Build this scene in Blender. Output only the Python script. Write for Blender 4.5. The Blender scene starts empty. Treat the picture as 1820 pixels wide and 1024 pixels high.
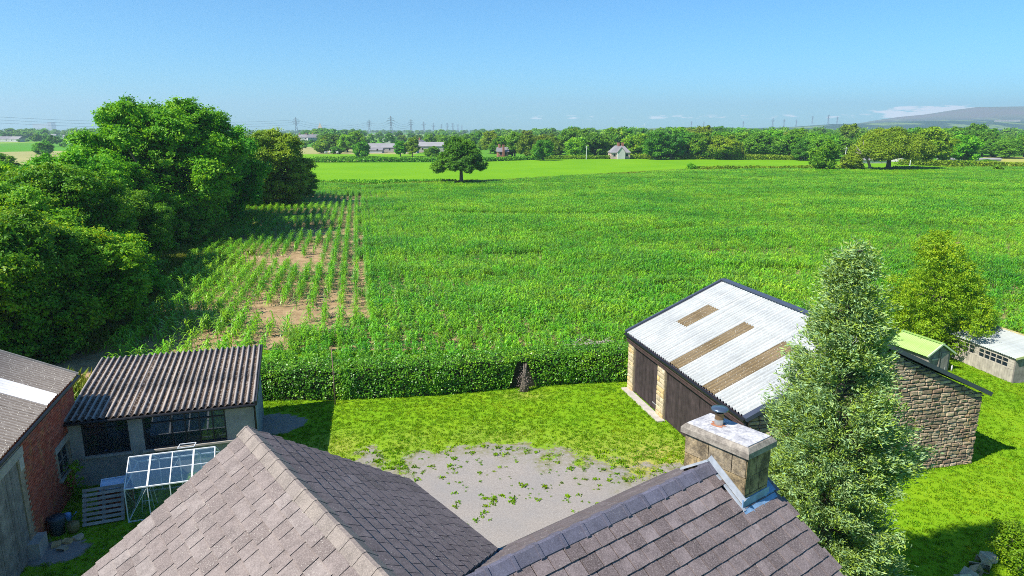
import bpy, bmesh, math, random
import numpy as np
from math import sin, cos, tan, radians, atan, atan2, sqrt, pi, exp

# ------------------------------------------------------------------ camera, sky, sun
scene = bpy.context.scene
F, PITCH, H = 1213.33, radians(13), 11.0          # focal length in photo pixels, pitch, metres above ground
cam_d = bpy.data.cameras.new('camera'); cam = bpy.data.objects.new('camera', cam_d)
scene.collection.objects.link(cam); scene.camera = cam
cam.location = (0, 0, H); cam.rotation_euler = (radians(90) - PITCH, 0, 0)
cam_d.sensor_width = 36; cam_d.lens = 24; cam_d.clip_start = .1; cam_d.clip_end = 40000
SUN_EL, SUN_DIR = radians(47), (-.865, -.50)       # horizontal direction towards the sun
world = bpy.data.worlds.new('World'); scene.world = world; world.use_nodes = True
wn = world.node_tree; wn.nodes.clear()
def wnode(t, **k):
    n = wn.nodes.new(t)
    for a, b in k.items(): setattr(n, a, b)
    return n
wout = wnode('ShaderNodeOutputWorld'); bg = wnode('ShaderNodeBackground')
sky = wnode('ShaderNodeTexSky', sky_type='NISHITA', sun_disc=False)
sky.sun_elevation = SUN_EL; sky.sun_rotation = atan2(SUN_DIR[0], SUN_DIR[1])
sky.altitude = 60; sky.air_density = 1.0; sky.dust_density = .2; sky.ozone_density = 4.0
bg.inputs['Strength'].default_value = .092
tc = wnode('ShaderNodeTexCoord'); sx = wnode('ShaderNodeSeparateXYZ'); wn.links.new(tc.outputs['Generated'], sx.inputs[0])
def wmath(op, a, b=None, clamp=False):
    n = wnode('ShaderNodeMath', operation=op, use_clamp=clamp)
    for i, v in enumerate((a, b)):
        if v is None: continue
        if isinstance(v, (int, float)): n.inputs[i].default_value = v
        else: wn.links.new(v, n.inputs[i])
    return n.outputs[0]
def wramp(v, a, b):
    n = wnode('ShaderNodeMapRange'); n.clamp = True; n.interpolation_type = 'SMOOTHSTEP'
    wn.links.new(v, n.inputs[0]); n.inputs[1].default_value = a; n.inputs[2].default_value = b
    n.inputs[3].default_value = 0; n.inputs[4].default_value = 1
    return n.outputs[0]
el = sx.outputs[2]; az = wmath('ARCTAN2', sx.outputs[0], sx.outputs[1])
comb = wnode('ShaderNodeCombineXYZ'); wn.links.new(wmath('MULTIPLY', az, 26.0), comb.inputs[0]); wn.links.new(wmath('MULTIPLY', el, 120.0), comb.inputs[1])
cn = wnode('ShaderNodeTexNoise'); cn.inputs['Scale'].default_value = 1.6; cn.inputs['Detail'].default_value = 8; cn.inputs['Roughness'].default_value = .55
wn.links.new(comb.outputs[0], cn.inputs['Vector'])
# a bank of low cumulus far off to the right and a thin broken line of cloud along the horizon
bank = wmath('MULTIPLY', wramp(az, .44, .52), wmath('SUBTRACT', 1.0, wramp(az, .56, .66)))
bank = wmath('MULTIPLY', bank, wmath('MULTIPLY', wramp(el, .010, .016), wmath('SUBTRACT', 1.0, wramp(el, .024, .034))))
line = wmath('MULTIPLY', wramp(az, -.05, .05), wmath('MULTIPLY', wramp(el, .014, .017), wmath('SUBTRACT', 1.0, wramp(el, .019, .022))))
c1 = wramp(wmath('ADD', wmath('MULTIPLY', bank, .42), wmath('MULTIPLY', cn.outputs[0], .9)), .66, .80); c2 = wmath('MULTIPLY', line, wramp(cn.outputs[0], .52, .64))
cl = wmath('MAXIMUM', c1, wmath('MULTIPLY', c2, .7), True)
tint = wnode('ShaderNodeMix', data_type='RGBA', blend_type='MULTIPLY'); tint.inputs[0].default_value = 1
wn.links.new(sky.outputs[0], tint.inputs[6]); tint.inputs[7].default_value = (.43, .86, 1.12, 1)
mx = wnode('ShaderNodeMix', data_type='RGBA'); wn.links.new(cl, mx.inputs[0]); wn.links.new(tint.outputs[2], mx.inputs[6])
mx.inputs[7].default_value = (9.5, 9.8, 10.2, 1)
wn.links.new(mx.outputs[2], bg.inputs[0]); wn.links.new(bg.outputs[0], wout.inputs[0])
sun_d = bpy.data.lights.new('sun', 'SUN'); sun_d.energy = 5.0; sun_d.angle = radians(.53); sun_d.color = (1, .95, .86)
sun = bpy.data.objects.new('sun', sun_d); scene.collection.objects.link(sun)
from mathutils import Vector, Matrix
sv = Vector((SUN_DIR[0]*cos(SUN_EL), SUN_DIR[1]*cos(SUN_EL), sin(SUN_EL)))
sun.rotation_euler = sv.to_track_quat('Z', 'Y').to_euler()
scene.view_settings.view_transform = 'Standard'; scene.view_settings.look = 'None'
scene.view_settings.exposure = .75; scene.view_settings.gamma = 1; scene.view_settings.use_curve_mapping = False
scene.cycles.max_bounces = 6; scene.cycles.diffuse_bounces = 3; scene.cycles.glossy_bounces = 2
scene.cycles.transmission_bounces = 6; scene.cycles.transparent_max_bounces = 8; scene.cycles.volume_bounces = 0
scene.cycles.use_denoising = False; scene.cycles.caustics_reflective = False; scene.cycles.caustics_refractive = False
scene.cycles.sample_clamp_indirect = 4; scene.cycles.pixel_filter_type = 'BLACKMAN_HARRIS'; scene.cycles.filter_width = .95
scene.cycles.use_adaptive_sampling = False

# ------------------------------------------------------------------ helpers
C = scene.collection
rnd = random.Random(7); NR = np.random.default_rng(11)
def ray(x, y):
    a = (x-910)/F; b = -(y-512)/F
    return (a, cos(PITCH)+b*sin(PITCH), -sin(PITCH)+b*cos(PITCH))
def P(x, y, z=0.0):
    r = ray(x, y); s = (z-H)/r[2]
    return Vector((s*r[0], s*r[1], z))
def at(x, Y, z=0.0):
    return Vector(((x-910)/F*(Y*cos(PITCH)+(H-z)*sin(PITCH)), Y, z))
def zat(y, Y):
    return H - Y*tan(PITCH+atan((y-512)/F))
def prop(o, label=None, cat=None, group=None, kind=None):
    if label: o['label'] = label
    if cat: o['category'] = cat
    if group: o['group'] = group
    if kind: o['kind'] = kind
    return o
def empty(name, loc, rz=0, **k):
    o = bpy.data.objects.new(name, None); C.objects.link(o); o.location = loc; o.rotation_euler = (0, 0, rz)
    o.empty_display_size = .3
    return prop(o, **k)
def link(name, me, parent=None, **k):
    o = bpy.data.objects.new(name, me); C.objects.link(o)
    if parent is not None: o.parent = parent
    return prop(o, **k)
def mesh_np(name, V, Q, mat, smooth=False, attrs=None):
    V = np.asarray(V, np.float32); Q = np.asarray(Q, np.int32); k = Q.shape[1]
    me = bpy.data.meshes.new(name); me.vertices.add(len(V)); me.vertices.foreach_set('co', V.ravel())
    me.loops.add(Q.size); me.loops.foreach_set('vertex_index', Q.ravel())
    me.polygons.add(len(Q)); me.polygons.foreach_set('loop_start', np.arange(0, Q.size, k, dtype=np.int32))
    me.polygons.foreach_set('loop_total', np.full(len(Q), k, np.int32))
    if smooth: me.polygons.foreach_set('use_smooth', np.ones(len(Q), bool))
    for n, a in (attrs or {}).items():
        at_ = me.attributes.new(n, 'FLOAT', 'POINT'); at_.data.foreach_set('value', np.asarray(a, np.float32))
    me.update(calc_edges=True); me.materials.append(mat)
    return me
class MB:
    def __init__(s): s.v = []; s.f = []
    def add(s, vs, fs):
        n = len(s.v); s.v += [tuple(v) for v in vs]; s.f += [tuple(i+n for i in f) for f in fs]; return s
    def box(s, x0, y0, z0, x1, y1, z1):
        return s.add([(x0,y0,z0),(x1,y0,z0),(x1,y1,z0),(x0,y1,z0),(x0,y0,z1),(x1,y0,z1),(x1,y1,z1),(x0,y1,z1)],
                     [(3,2,1,0),(4,5,6,7),(0,1,5,4),(1,2,6,5),(2,3,7,6),(3,0,4,7)])
    def bar(s, a, b, w, h=None, up=(0, 0, 1)):
        a = Vector(a); b = Vector(b); h = h or w; t = (b-a).normalized(); u = Vector(up)
        r = t.cross(u)
        if r.length < 1e-4: r = t.cross(Vector((1, 0, 0)))
        r.normalize(); u = r.cross(t).normalized(); r *= w/2; u *= h/2
        return s.add([a-r-u, a+r-u, a+r+u, a-r+u, b-r-u, b+r-u, b+r+u, b-r+u], [(0,1,2,3),(7,6,5,4),(4,5,1,0),(5,6,2,1),(6,7,3,2),(7,4,0,3)])
    def tube(s, pts, rad, n=8):
        pts = [Vector(p) for p in pts]
        if not hasattr(rad, '__len__'): rad = [rad]*len(pts)
        vs = []; fs = []
        for i, p in enumerate(pts):
            t = (pts[min(i+1, len(pts)-1)]-pts[max(i-1, 0)]).normalized()
            r = t.cross(Vector((.3, 1, .1)) if abs(t.y) < .9 else Vector((1, 0, 0))).normalized(); u = r.cross(t)
            for k in range(n):
                a = 2*pi*k/n; vs.append(p+(r*cos(a)+u*sin(a))*rad[i])
        for i in range(len(pts)-1):
            for k in range(n):
                k2 = (k+1) % n; fs.append((i*n+k, i*n+k2, (i+1)*n+k2, (i+1)*n+k))
        fs.append(tuple(range(n-1, -1, -1))); fs.append(tuple((len(pts)-1)*n+k for k in range(n)))
        return s.add(vs, fs)
    def prism(s, poly, a, b, axis='y'):   # poly in the other two axes, extruded from a to b
        n = len(poly)
        def m(p, t): return (p[0], t, p[1]) if axis == 'y' else ((t, p[0], p[1]) if axis == 'x' else (p[0], p[1], t))
        vs = [m(p, a) for p in poly]+[m(p, b) for p in poly]
        fs = [tuple(range(n)), tuple(range(2*n-1, n-1, -1))]+[(i, i+n, (i+1) % n+n, (i+1) % n) for i in range(n)]
        return s.add(vs, fs)
    def mesh(s, name, mat, smooth=False):
        me = bpy.data.meshes.new(name); me.from_pydata(s.v, [], s.f); me.materials.append(mat)
        if smooth: me.polygons.foreach_set('use_smooth', np.ones(len(me.polygons), bool))
        me.update(); 
        return me
    def build(s, name, mat, parent=None, smooth=False, **k): return link(name, s.mesh(name, mat, smooth), parent, **k)
def vnoise(x, y, scale, seed=0, octv=4):
    out = np.zeros_like(x, float); amp = 1; tot = 0
    for o in range(octv):
        g = np.random.default_rng(seed*31+o).random((256, 256)); X = x/scale*2**o+37.3*o; Y = y/scale*2**o+11.7*o
        xi = np.floor(X).astype(int); yi = np.floor(Y).astype(int); fx = X-xi; fy = Y-yi; fx = fx*fx*(3-2*fx); fy = fy*fy*(3-2*fy)
        q = lambda i, j: g[(xi+i) & 255, (yi+j) & 255]
        out += amp*((q(0,0)*(1-fx)+q(1,0)*fx)*(1-fy)+(q(0,1)*(1-fx)+q(1,1)*fx)*fy); tot += amp; amp *= .55
    return out/tot
def inpoly(x, y, poly):
    r = np.zeros(np.shape(x), bool); n = len(poly)
    for i in range(n):
        x0, y0 = poly[i][:2]; x1, y1 = poly[(i+1) % n][:2]
        c = ((y0 > y) != (y1 > y)) & (x < (x1-x0)*(y-y0)/((y1-y0) or 1e-9)+x0); r ^= c
    return r

# ------------------------------------------------------------------ materials
def new_mat(name):
    m = bpy.data.materials.new(name); m.use_nodes = True; nt = m.node_tree; nt.nodes.clear(); return m, nt
class NT:
    def __init__(s, name): s.m, s.t = new_mat(name)
    def n(s, t, **k):
        x = s.t.nodes.new(t)
        for a, b in k.items(): setattr(x, a, b)
        return x
    def l(s, a, b): s.t.links.new(a, b)
    def put(s, sock, v):
        if hasattr(v, 'is_linked') or hasattr(v, 'links'): s.l(v, sock)
        elif isinstance(v, (tuple, list)): sock.default_value = tuple(v)+((1,) if len(v) == 3 and len(sock.default_value) == 4 else ())
        else: sock.default_value = v
    def coord(s, kind='Object'): return s.n('ShaderNodeTexCoord').outputs[kind]
    def pos(s): return s.n('ShaderNodeNewGeometry').outputs['Position']
    def mapping(s, v, scale=(1,1,1), rot=(0,0,0)):
        x = s.n('ShaderNodeMapping'); s.l(v, x.inputs[0]); x.inputs['Scale'].default_value = scale; x.inputs['Rotation'].default_value = rot; return x.outputs[0]
    def noise(s, v, scale, detail=4, rough=.55):
        x = s.n('ShaderNodeTexNoise'); s.l(v, x.inputs['Vector']); x.inputs['Scale'].default_value = scale; x.inputs['Detail'].default_value = detail; x.inputs['Roughness'].default_value = rough; return x.outputs[0]
    def voro(s, v, scale, feature='F1', out='Distance'):
        x = s.n('ShaderNodeTexVoronoi', feature=feature); s.l(v, x.inputs['Vector']); x.inputs['Scale'].default_value = scale; return x.outputs[out]
    def rng(s, v, a, b, c=0, d=1):
        x = s.n('ShaderNodeMapRange'); s.put(x.inputs[0], v)
        for i, q in enumerate((a, b, c, d)): x.inputs[i+1].default_value = q
        return x.outputs[0]
    def mix(s, f, a, b, mode='MIX'):
        x = s.n('ShaderNodeMix', data_type='RGBA', blend_type=mode); s.put(x.inputs[0], f); s.put(x.inputs[6], a); s.put(x.inputs[7], b); return x.outputs[2]
    def math(s, op, a, b=0.0, clamp=False):
        x = s.n('ShaderNodeMath', operation=op, use_clamp=clamp); s.put(x.inputs[0], a); s.put(x.inputs[1], b); return x.outputs[0]
    def ramp(s, f, stops):
        x = s.n('ShaderNodeValToRGB'); s.put(x.inputs[0], f); e = x.color_ramp.elements
        while len(e) < len(stops): e.new(.5)
        for i, (p, c) in enumerate(stops): e[i].position = p; e[i].color = tuple(c)+(1,)
        return x.outputs[0]
    def bump(s, h, strength=.3, dist=.02):
        x = s.n('ShaderNodeBump'); s.l(h, x.inputs['Height']); x.inputs['Strength'].default_value = strength; x.inputs['Distance'].default_value = dist; return x.outputs[0]
    def surf(s, col, rough=.8, bump=None, metal=0, spec=.3, extra=None):
        b = s.n('ShaderNodeBsdfPrincipled'); s.put(b.inputs['Base Color'], col); s.put(b.inputs['Roughness'], rough); b.inputs['Metallic'].default_value = metal
        b.inputs['Specular IOR Level'].default_value = spec
        if bump is not None: s.l(bump, b.inputs['Normal'])
        o = s.n('ShaderNodeOutputMaterial'); s.l(b.outputs[0], o.inputs[0]); return s.m
def leaf_mat(name, cols, trans=.3, rough=.5, spec=.25, clump=.5, island=True, instanced=False):
    t = NT(name)
    r = t.n('ShaderNodeNewGeometry').outputs['Random Per Island'] if island else t.n('ShaderNodeObjectInfo').outputs['Random']
    n = t.noise(t.pos(), clump, 3, .6)
    f = t.math('ADD', t.math('MULTIPLY', r, .45), t.rng(n, .3, .7, 0, .55), True)
    c = t.ramp(f, [(i/(len(cols)-1), k) for i, k in enumerate(cols)])
    o = t.n('ShaderNodeObjectInfo').outputs['Random']
    hs = t.n('ShaderNodeHueSaturation'); t.l(c, hs.inputs['Color']); t.l(t.rng(t.math('FRACT', t.math('MULTIPLY', o, 7.3)), 0, 1, .485, .515), hs.inputs['Hue']); t.l(t.rng(o, 0, 1, 1.25, .80), hs.inputs['Value'])
    c = hs.outputs[0]
    b = t.n('ShaderNodeBsdfPrincipled'); t.l(c, b.inputs['Base Color']); b.inputs['Roughness'].default_value = rough; b.inputs['Specular IOR Level'].default_value = spec
    tr = t.n('ShaderNodeBsdfTranslucent'); t.l(t.mix(1.0, c, (1.25, 1.15, .35), 'MULTIPLY'), tr.inputs[0])
    m = t.n('ShaderNodeMixShader'); m.inputs[0].default_value = trans; t.l(b.outputs[0], m.inputs[1]); t.l(tr.outputs[0], m.inputs[2])
    out = t.n('ShaderNodeOutputMaterial'); t.l(m.outputs[0], out.inputs[0]); return t.m
M = {}
M['oak'] = leaf_mat('oak_leaf', [(.03, .15, .006), (.09, .31, .008), (.20, .45, .010), (.36, .57, .014)], clump=.35, trans=.36)
M['hawthorn'] = leaf_mat('hawthorn_leaf', [(.03, .13, .006), (.085, .26, .008), (.19, .39, .010), (.50, .52, .02)], clump=.4, trans=.36)
M['wood'] = leaf_mat('woodland_leaf', [(.03, .12, .008), (.08, .24, .010), (.17, .37, .014), (.28, .46, .018)], clump=.06)
M['olive'] = leaf_mat('olive_leaf', [(.06, .14, .006), (.14, .25, .008), (.23, .34, .012), (.33, .42, .018)], clump=.2)
M['yellow'] = leaf_mat('yellow_leaf', [(.045, .14, .004), (.11, .24, .005), (.20, .34, .008), (.36, .45, .012)], clump=.8)
M['conifer'] = leaf_mat('conifer_spray', [(.08, .18, .05), (.23, .35, .03), (.20, .35, .18), (.42, .50, .13)], clump=3.2, trans=.15)
M['hedge'] = leaf_mat('hedge_leaf', [(.022, .12, .006), (.05, .21, .008), (.12, .33, .010), (.28, .48, .016)], clump=1.0, trans=.2, spec=.5, rough=.4)
M['maize'] = leaf_mat('maize_leaf', [(.04, .20, .006), (.10, .32, .007), (.19, .43, .010), (.36, .56, .022)], clump=.07, spec=.45, rough=.36, trans=.22)
M['grassblade'] = leaf_mat('grass_blade', [(.10, .26, .005), (.15, .31, .006), (.21, .36, .008), (.34, .42, .015)], clump=.6, trans=.3, spec=.15)
M['rough_grass'] = leaf_mat('rough_grass_blade', [(.06, .14, .008), (.13, .21, .01), (.22, .25, .03), (.32, .28, .07)], clump=.5, trans=.25, spec=.15)
def bark(name, c0, c1):
    t = NT(name); n = t.noise(t.mapping(t.coord(), (3, 3, .6)), 4, 6, .7)
    return t.surf(t.mix(n, c0, c1), .9, t.bump(n, .6, .05))
M['bark'] = bark('bark', (.07, .055, .04), (.20, .17, .13)); M['deadwood'] = bark('dead_wood', (.25, .21, .17), (.48, .43, .37))
def simple(name, col, var=.25, scale=3, rough=.8, bump=.2, bscale=30, metal=0, spec=.3):
    t = NT(name); n = t.noise(t.coord(), scale, 6, .6); n2 = t.noise(t.coord(), bscale, 4, .6)
    c = t.mix(t.rng(n, .3, .7), tuple(v*(1-var) for v in col), tuple(min(1, v*(1+var)) for v in col))
    o = t.n('ShaderNodeObjectInfo').outputs['Random']; hs = t.n('ShaderNodeHueSaturation'); t.l(c, hs.inputs['Color']); t.l(t.rng(o, 0, 1, 1-var*.5, 1+var*.5), hs.inputs['Value'])
    return t.surf(hs.outputs[0], rough, t.bump(n2, bump, .01), metal, spec)
M['metal_dark'] = simple('dark_blue_grey_trim', (.055, .065, .095), .15, rough=.45)
M['lead'] = simple('lead_flashing', (.16, .26, .40), .3, 8, .4, .3)
M['black_gutter'] = simple('black_plastic', (.012, .012, .014), .1, rough=.4)
M['brown_paint'] = simple('dark_brown_paint', (.060, .036, .036), .25, 5, .65)
M['brown_plank'] = simple('dark_brown_plank', (.045, .032, .032), .35, 4, .75, .4, 20)
M['old_plank'] = simple('weathered_grey_plank', (.22, .20, .175), .35, 4, .9, .5, 15)
M['pale_plank'] = simple('pale_weathered_plank', (.38, .34, .28), .25, 4, .9, .4, 15)
M['pallet'] = simple('pallet_timber', (.30, .28, .26), .25, 5, .9)
M['concrete'] = simple('rendered_concrete', (.34, .315, .28), .25, 2, .95, .4, 12)
M['cement'] = simple('pale_cement', (.42, .38, .33), .2, 4, .95, .3, 12)
M['sandstone'] = simple('cream_sandstone', (.52, .42, .27), .3, 3, .95, .4, 12)
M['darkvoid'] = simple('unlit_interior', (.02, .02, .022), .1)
M['white_metal'] = simple('white_aluminium', (.68, .70, .72), .08, rough=.45)
M['window_black'] = simple('black_window_metal', (.025, .027, .03), .2, rough=.5)
M['mortar'] = simple('lime_mortar', (.30, .24, .17), .3, 6, .95, .4, 20)
M['slab_white'] = simple('whitewashed_wall', (.45, .44, .42), .15, .4)
M['farroof'] = simple('grey_far_roof', (.22, .21, .22), .2, .3)
M['fibre_roof'] = simple('fibre_cement_roof', (.26, .25, .25), .15, .2)
M['redbrick_far'] = simple('red_brick_far', (.32, .13, .09), .2, .4)
M['pylonmetal'] = simple('galvanised_steel', (.16, .19, .22), .1)
M['terracotta'] = simple('glazed_pot', (.22, .19, .08), .2, rough=.5)
M['blueplastic'] = simple('blue_plastic', (.22, .45, .8), .15, rough=.4)
M['green_plastic'] = simple('green_plastic', (.02, .16, .09), .15, rough=.4)
M['flue'] = simple('galvanised_flue', (.45, .45, .43), .2, rough=.35, metal=.8)
M['cowl'] = simple('dark_steel_cowl', (.12, .16, .21), .2, rough=.3, metal=.7)
M['rust'] = simple('rusty_sealant', (.36, .15, .08), .35, 12)
M['post_white'] = simple('pale_pole', (.6, .6, .58), .1)
def glass(name, tintc=(.55, .75, .85), alpha=.35):
    t = NT(name); g = t.n('ShaderNodeBsdfGlossy'); g.inputs['Roughness'].default_value = .05; g.inputs[0].default_value = (.9, .95, 1, 1)
    tr = t.n('ShaderNodeBsdfTransparent'); tr.inputs[0].default_value = tuple(tintc)+(1,)
    d = t.n('ShaderNodeBsdfDiffuse'); d.inputs[0].default_value = (.12, .2, .26, 1)
    m0 = t.n('ShaderNodeMixShader'); m0.inputs[0].default_value = .12; t.l(tr.outputs[0], m0.inputs[1]); t.l(d.outputs[0], m0.inputs[2])
    m = t.n('ShaderNodeMixShader'); m.inputs[0].default_value = alpha; t.l(m0.outputs[0], m.inputs[1]); t.l(g.outputs[0], m.inputs[2])
    o = t.n('ShaderNodeOutputMaterial'); t.l(m.outputs[0], o.inputs[0]); return t.m
M['glass'] = glass('greenhouse_glass', (.78, .88, .92), .2); M['glass_dark'] = glass('dark_window_glass', (.25, .3, .33), .12)
def slate_mat(name, c0, c1, c2, speck=.5):
    t = NT(name); r = t.n('ShaderNodeObjectInfo').outputs['Random']; p = t.coord()
    c = t.ramp(r, [(0, c0), (.4, c1), (.9, tuple(a*.5+b*.5 for a, b in zip(c1, c2))), (1, c2)])
    pp = t.pos(); n = t.noise(pp, 5, 6, .7); n2 = t.noise(t.mapping(pp, (9, 9, 30)), 6, 5, .7)
    c = t.mix(t.rng(n, .38, .66, 0, .75), c, tuple(v*.5 for v in c1)); c = t.mix(t.rng(n2, .45, .7, 0, .6), c, tuple(min(1, v*1.4) for v in c2)); c = t.mix(t.rng(t.noise(pp, 40, 4, .8), .5, .7, 0, .35), c, tuple(v*.4 for v in c1))
    sp = t.voro(pp, 30); c = t.mix(t.math('MULTIPLY', t.math('LESS_THAN', sp, .17), t.rng(t.noise(pp, 2.3), .38, .6, 0, speck), True), c, (.40, .37, .31))
    return t.surf(c, .75, t.bump(n2, .35, .01), spec=.3)
M['slate'] = slate_mat('stone_slate', (.145, .112, .10), (.20, .155, .14), (.265, .22, .20), .8)
M['slate_dark'] = slate_mat('shade_toned_slate', (.10, .078, .075), (.13, .10, .10), (.18, .145, .145), 1.0)  # darker copy of the slate, shade of the wing's right slope in its colour
M['tile'] = slate_mat('heather_slate', (.09, .068, .064), (.15, .115, .11), (.28, .228, .225), .6)
M['ridge_grey'] = slate_mat('buff_ridge', (.19, .155, .14), (.24, .195, .17), (.29, .24, .20), .3)
M['ridge_blue'] = slate_mat('blue_ridge', (.10, .095, .115), (.12, .115, .155), (.15, .15, .20), .3)
def stone_mat(name, cols):
    t = NT(name); r = t.n('ShaderNodeObjectInfo').outputs['Random']; r2 = t.n('ShaderNodeNewGeometry').outputs['Random Per Island']
    rr = t.math('FRACT', t.math('ADD', r, r2)); c = t.ramp(rr, [(i/(len(cols)-1), k) for i, k in enumerate(cols)])
    pp = t.pos(); n = t.noise(pp, 7, 6, .7); c = t.mix(t.rng(n, .42, .7, 0, .6), c, tuple(v*.4 for v in cols[0])); c = t.mix(t.rng(t.noise(pp, 3), .55, .7, 0, .35), c, (.45, .30, .10))
    return t.surf(c, .95, t.bump(t.noise(pp, 22, 5, .7), .6, .02), spec=.15)
M['stone'] = stone_mat('rubble_stone', [(.20, .145, .10), (.33, .24, .16), (.42, .31, .21), (.52, .40, .27), (.30, .19, .13)])
t = NT('sooty_ashlar'); r_ = t.n('ShaderNodeObjectInfo').outputs['Random']; pp = t.pos()
c = t.ramp(r_, [(0, (.30, .23, .13)), (.5, (.42, .31, .16)), (.8, (.50, .36, .17)), (1, (.33, .27, .19))]); n = t.noise(t.mapping(pp, (1, 1, .7)), 5, 7, .75); n2 = t.noise(pp, 16, 5, .8)
c = t.mix(t.rng(n, .40, .58, 0, .8), c, (.055, .045, .035)); c = t.mix(t.rng(n2, .52, .68, 0, .6), c, (.40, .30, .16)); c = t.mix(t.rng(n2, .46, .34, 0, .6), c, (.05, .042, .035))
M['ashlar'] = t.surf(c, .95, t.bump(n2, .8, .03), spec=.1)
M['quoin'] = stone_mat('cream_quoin', [(.45, .37, .25), (.55, .45, .30), (.60, .42, .18), (.60, .52, .40)])
M['brick'] = stone_mat('red_brick', [(.32, .075, .05), (.42, .10, .06), (.50, .14, .085), (.34, .12, .09)])
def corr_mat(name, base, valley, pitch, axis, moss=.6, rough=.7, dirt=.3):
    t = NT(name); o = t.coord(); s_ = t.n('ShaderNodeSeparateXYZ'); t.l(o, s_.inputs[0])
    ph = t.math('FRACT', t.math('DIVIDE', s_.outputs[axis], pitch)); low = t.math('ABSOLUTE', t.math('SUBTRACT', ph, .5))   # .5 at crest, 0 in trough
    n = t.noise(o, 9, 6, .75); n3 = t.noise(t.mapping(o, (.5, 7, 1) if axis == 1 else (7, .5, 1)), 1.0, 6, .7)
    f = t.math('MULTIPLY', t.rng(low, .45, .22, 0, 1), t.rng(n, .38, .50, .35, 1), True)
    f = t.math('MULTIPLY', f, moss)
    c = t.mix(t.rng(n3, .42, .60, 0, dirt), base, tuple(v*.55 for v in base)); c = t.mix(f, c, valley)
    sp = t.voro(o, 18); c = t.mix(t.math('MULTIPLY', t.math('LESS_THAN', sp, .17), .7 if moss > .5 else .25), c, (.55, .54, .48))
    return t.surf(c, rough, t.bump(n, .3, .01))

# ------------------------------------------------------------------ haze
# ------------------------------------------------------------------ ground
def sheet(name, poly, z, mat, kind='structure'):
    mb = MB(); mb.add([(p[0], p[1], z) for p in poly], [tuple(range(len(poly)))])
    return mb.build(name, mat, kind=kind)
def terrain_mat():
    t = NT('patchwork_fields'); p = t.pos(); q = t.mapping(p, (1, 1, 0)); w = t.n('ShaderNodeVectorMath', operation='ADD')
    dn = t.n('ShaderNodeTexNoise'); t.l(q, dn.inputs['Vector']); dn.inputs['Scale'].default_value = .002; sc = t.n('ShaderNodeVectorMath', operation='SCALE'); t.l(dn.outputs['Color'], sc.inputs[0]); sc.inputs['Scale'].default_value = 160
    t.l(q, w.inputs[0]); t.l(sc.outputs[0], w.inputs[1])
    v = t.n('ShaderNodeTexVoronoi'); t.l(w.outputs[0], v.inputs['Vector']); v.inputs['Scale'].default_value = .0052
    s_ = t.n('ShaderNodeSeparateColor'); t.l(v.outputs['Color'], s_.inputs[0])
    c = t.ramp(s_.outputs[0], [(0, (.07, .25, .008)), (.3, (.12, .34, .010)), (.5, (.09, .22, .02)), (.68, (.16, .38, .01)), (.8, (.34, .36, .10)), (.88, (.42, .36, .16)), (1, (.08, .26, .02))])
    n = t.noise(p, .02, 5); c = t.mix(t.rng(n, .3, .7, 0, .3), c, (.06, .16, .01))
    n = t.noise(p, .6, 4, .7); c = t.mix(t.rng(n, .3, .7, 0, .2), c, (.05, .13, .01))
    return t.surf(c, .95, spec=.1)
M['terrain'] = terrain_mat()
def grass_mat(name, a, b, dry, fine=60, fl=.2):
    t = NT(name); p = t.pos(); n = t.noise(p, fl, 5, .6); n2 = t.noise(p, 2.2, 5, .65); n3 = t.noise(p, fine, 3, .7)
    c = t.mix(t.rng(n, .3, .7), a, b); c = t.mix(t.rng(n2, .5, .75, 0, .6), c, dry); c = t.mix(t.rng(n3, .35, .65, 0, .45), c, tuple(v*.5 for v in a))
    return t.surf(c, .95, t.bump(n3, .6, .03), spec=.08)
M['pasture'] = grass_mat('bright_pasture', (.13, .33, .003), (.19, .40, .003), (.24, .40, .006), 2.5, .06)
M['soil'] = (lambda t: t.surf(t.mix(t.rng(t.noise(t.pos(), 1.2, 6, .75), .35, .65), (.26, .17, .085), (.47, .33, .18)), .95, t.bump(t.noise(t.pos(), 9, 5, .8), .8, .08), spec=.1))(NT('dry_soil'))
sheet('ground', [(-6900, -60), (6900, -60), (6900, 6500), (-6900, 6500)], -.06, M['terrain'])
MZ_FAR = [(-47, 146), (-28.5, 136), (-12, 146), (-1.2, 149), (11.8, 161), (28, 174), (49, 190), (93, 196), (155, 206), (250, 226)]
MZ = [(250, 60), (60, 36), (26, 33.2), (14, 33), (5, 31.3), (-10, 29.2), (-14.5, 27.6), (-24, 30), (-30, 50), (-36, 75), (-44, 112), (-47, 146)]
field_poly = MZ + MZ_FAR[1:]
sheet('maize_field', field_poly, -.012, M['soil'])
PAST = [(-47, 146)] + MZ_FAR[1:] + [(250, 262), (150, 262), (70, 268), (0, 262), (-14, 245), (-60, 262), (-110, 262), (-90, 200)]
sheet('pasture', [(-52, 144)] + [(a, b+.6) for a, b in MZ_FAR[1:-1]] + [(230, 221), (176, 236), (128, 262), (85, 275), (30, 276), (5, 268), (-15, 244), (-75, 244), (-90, 215)], -.02, M['pasture'])
sheet('far_pasture', [(-100, 262), (-20, 262), (-6, 268), (-6, 286), (-30, 330), (-120, 330)], -.025, M['pasture'])

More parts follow.
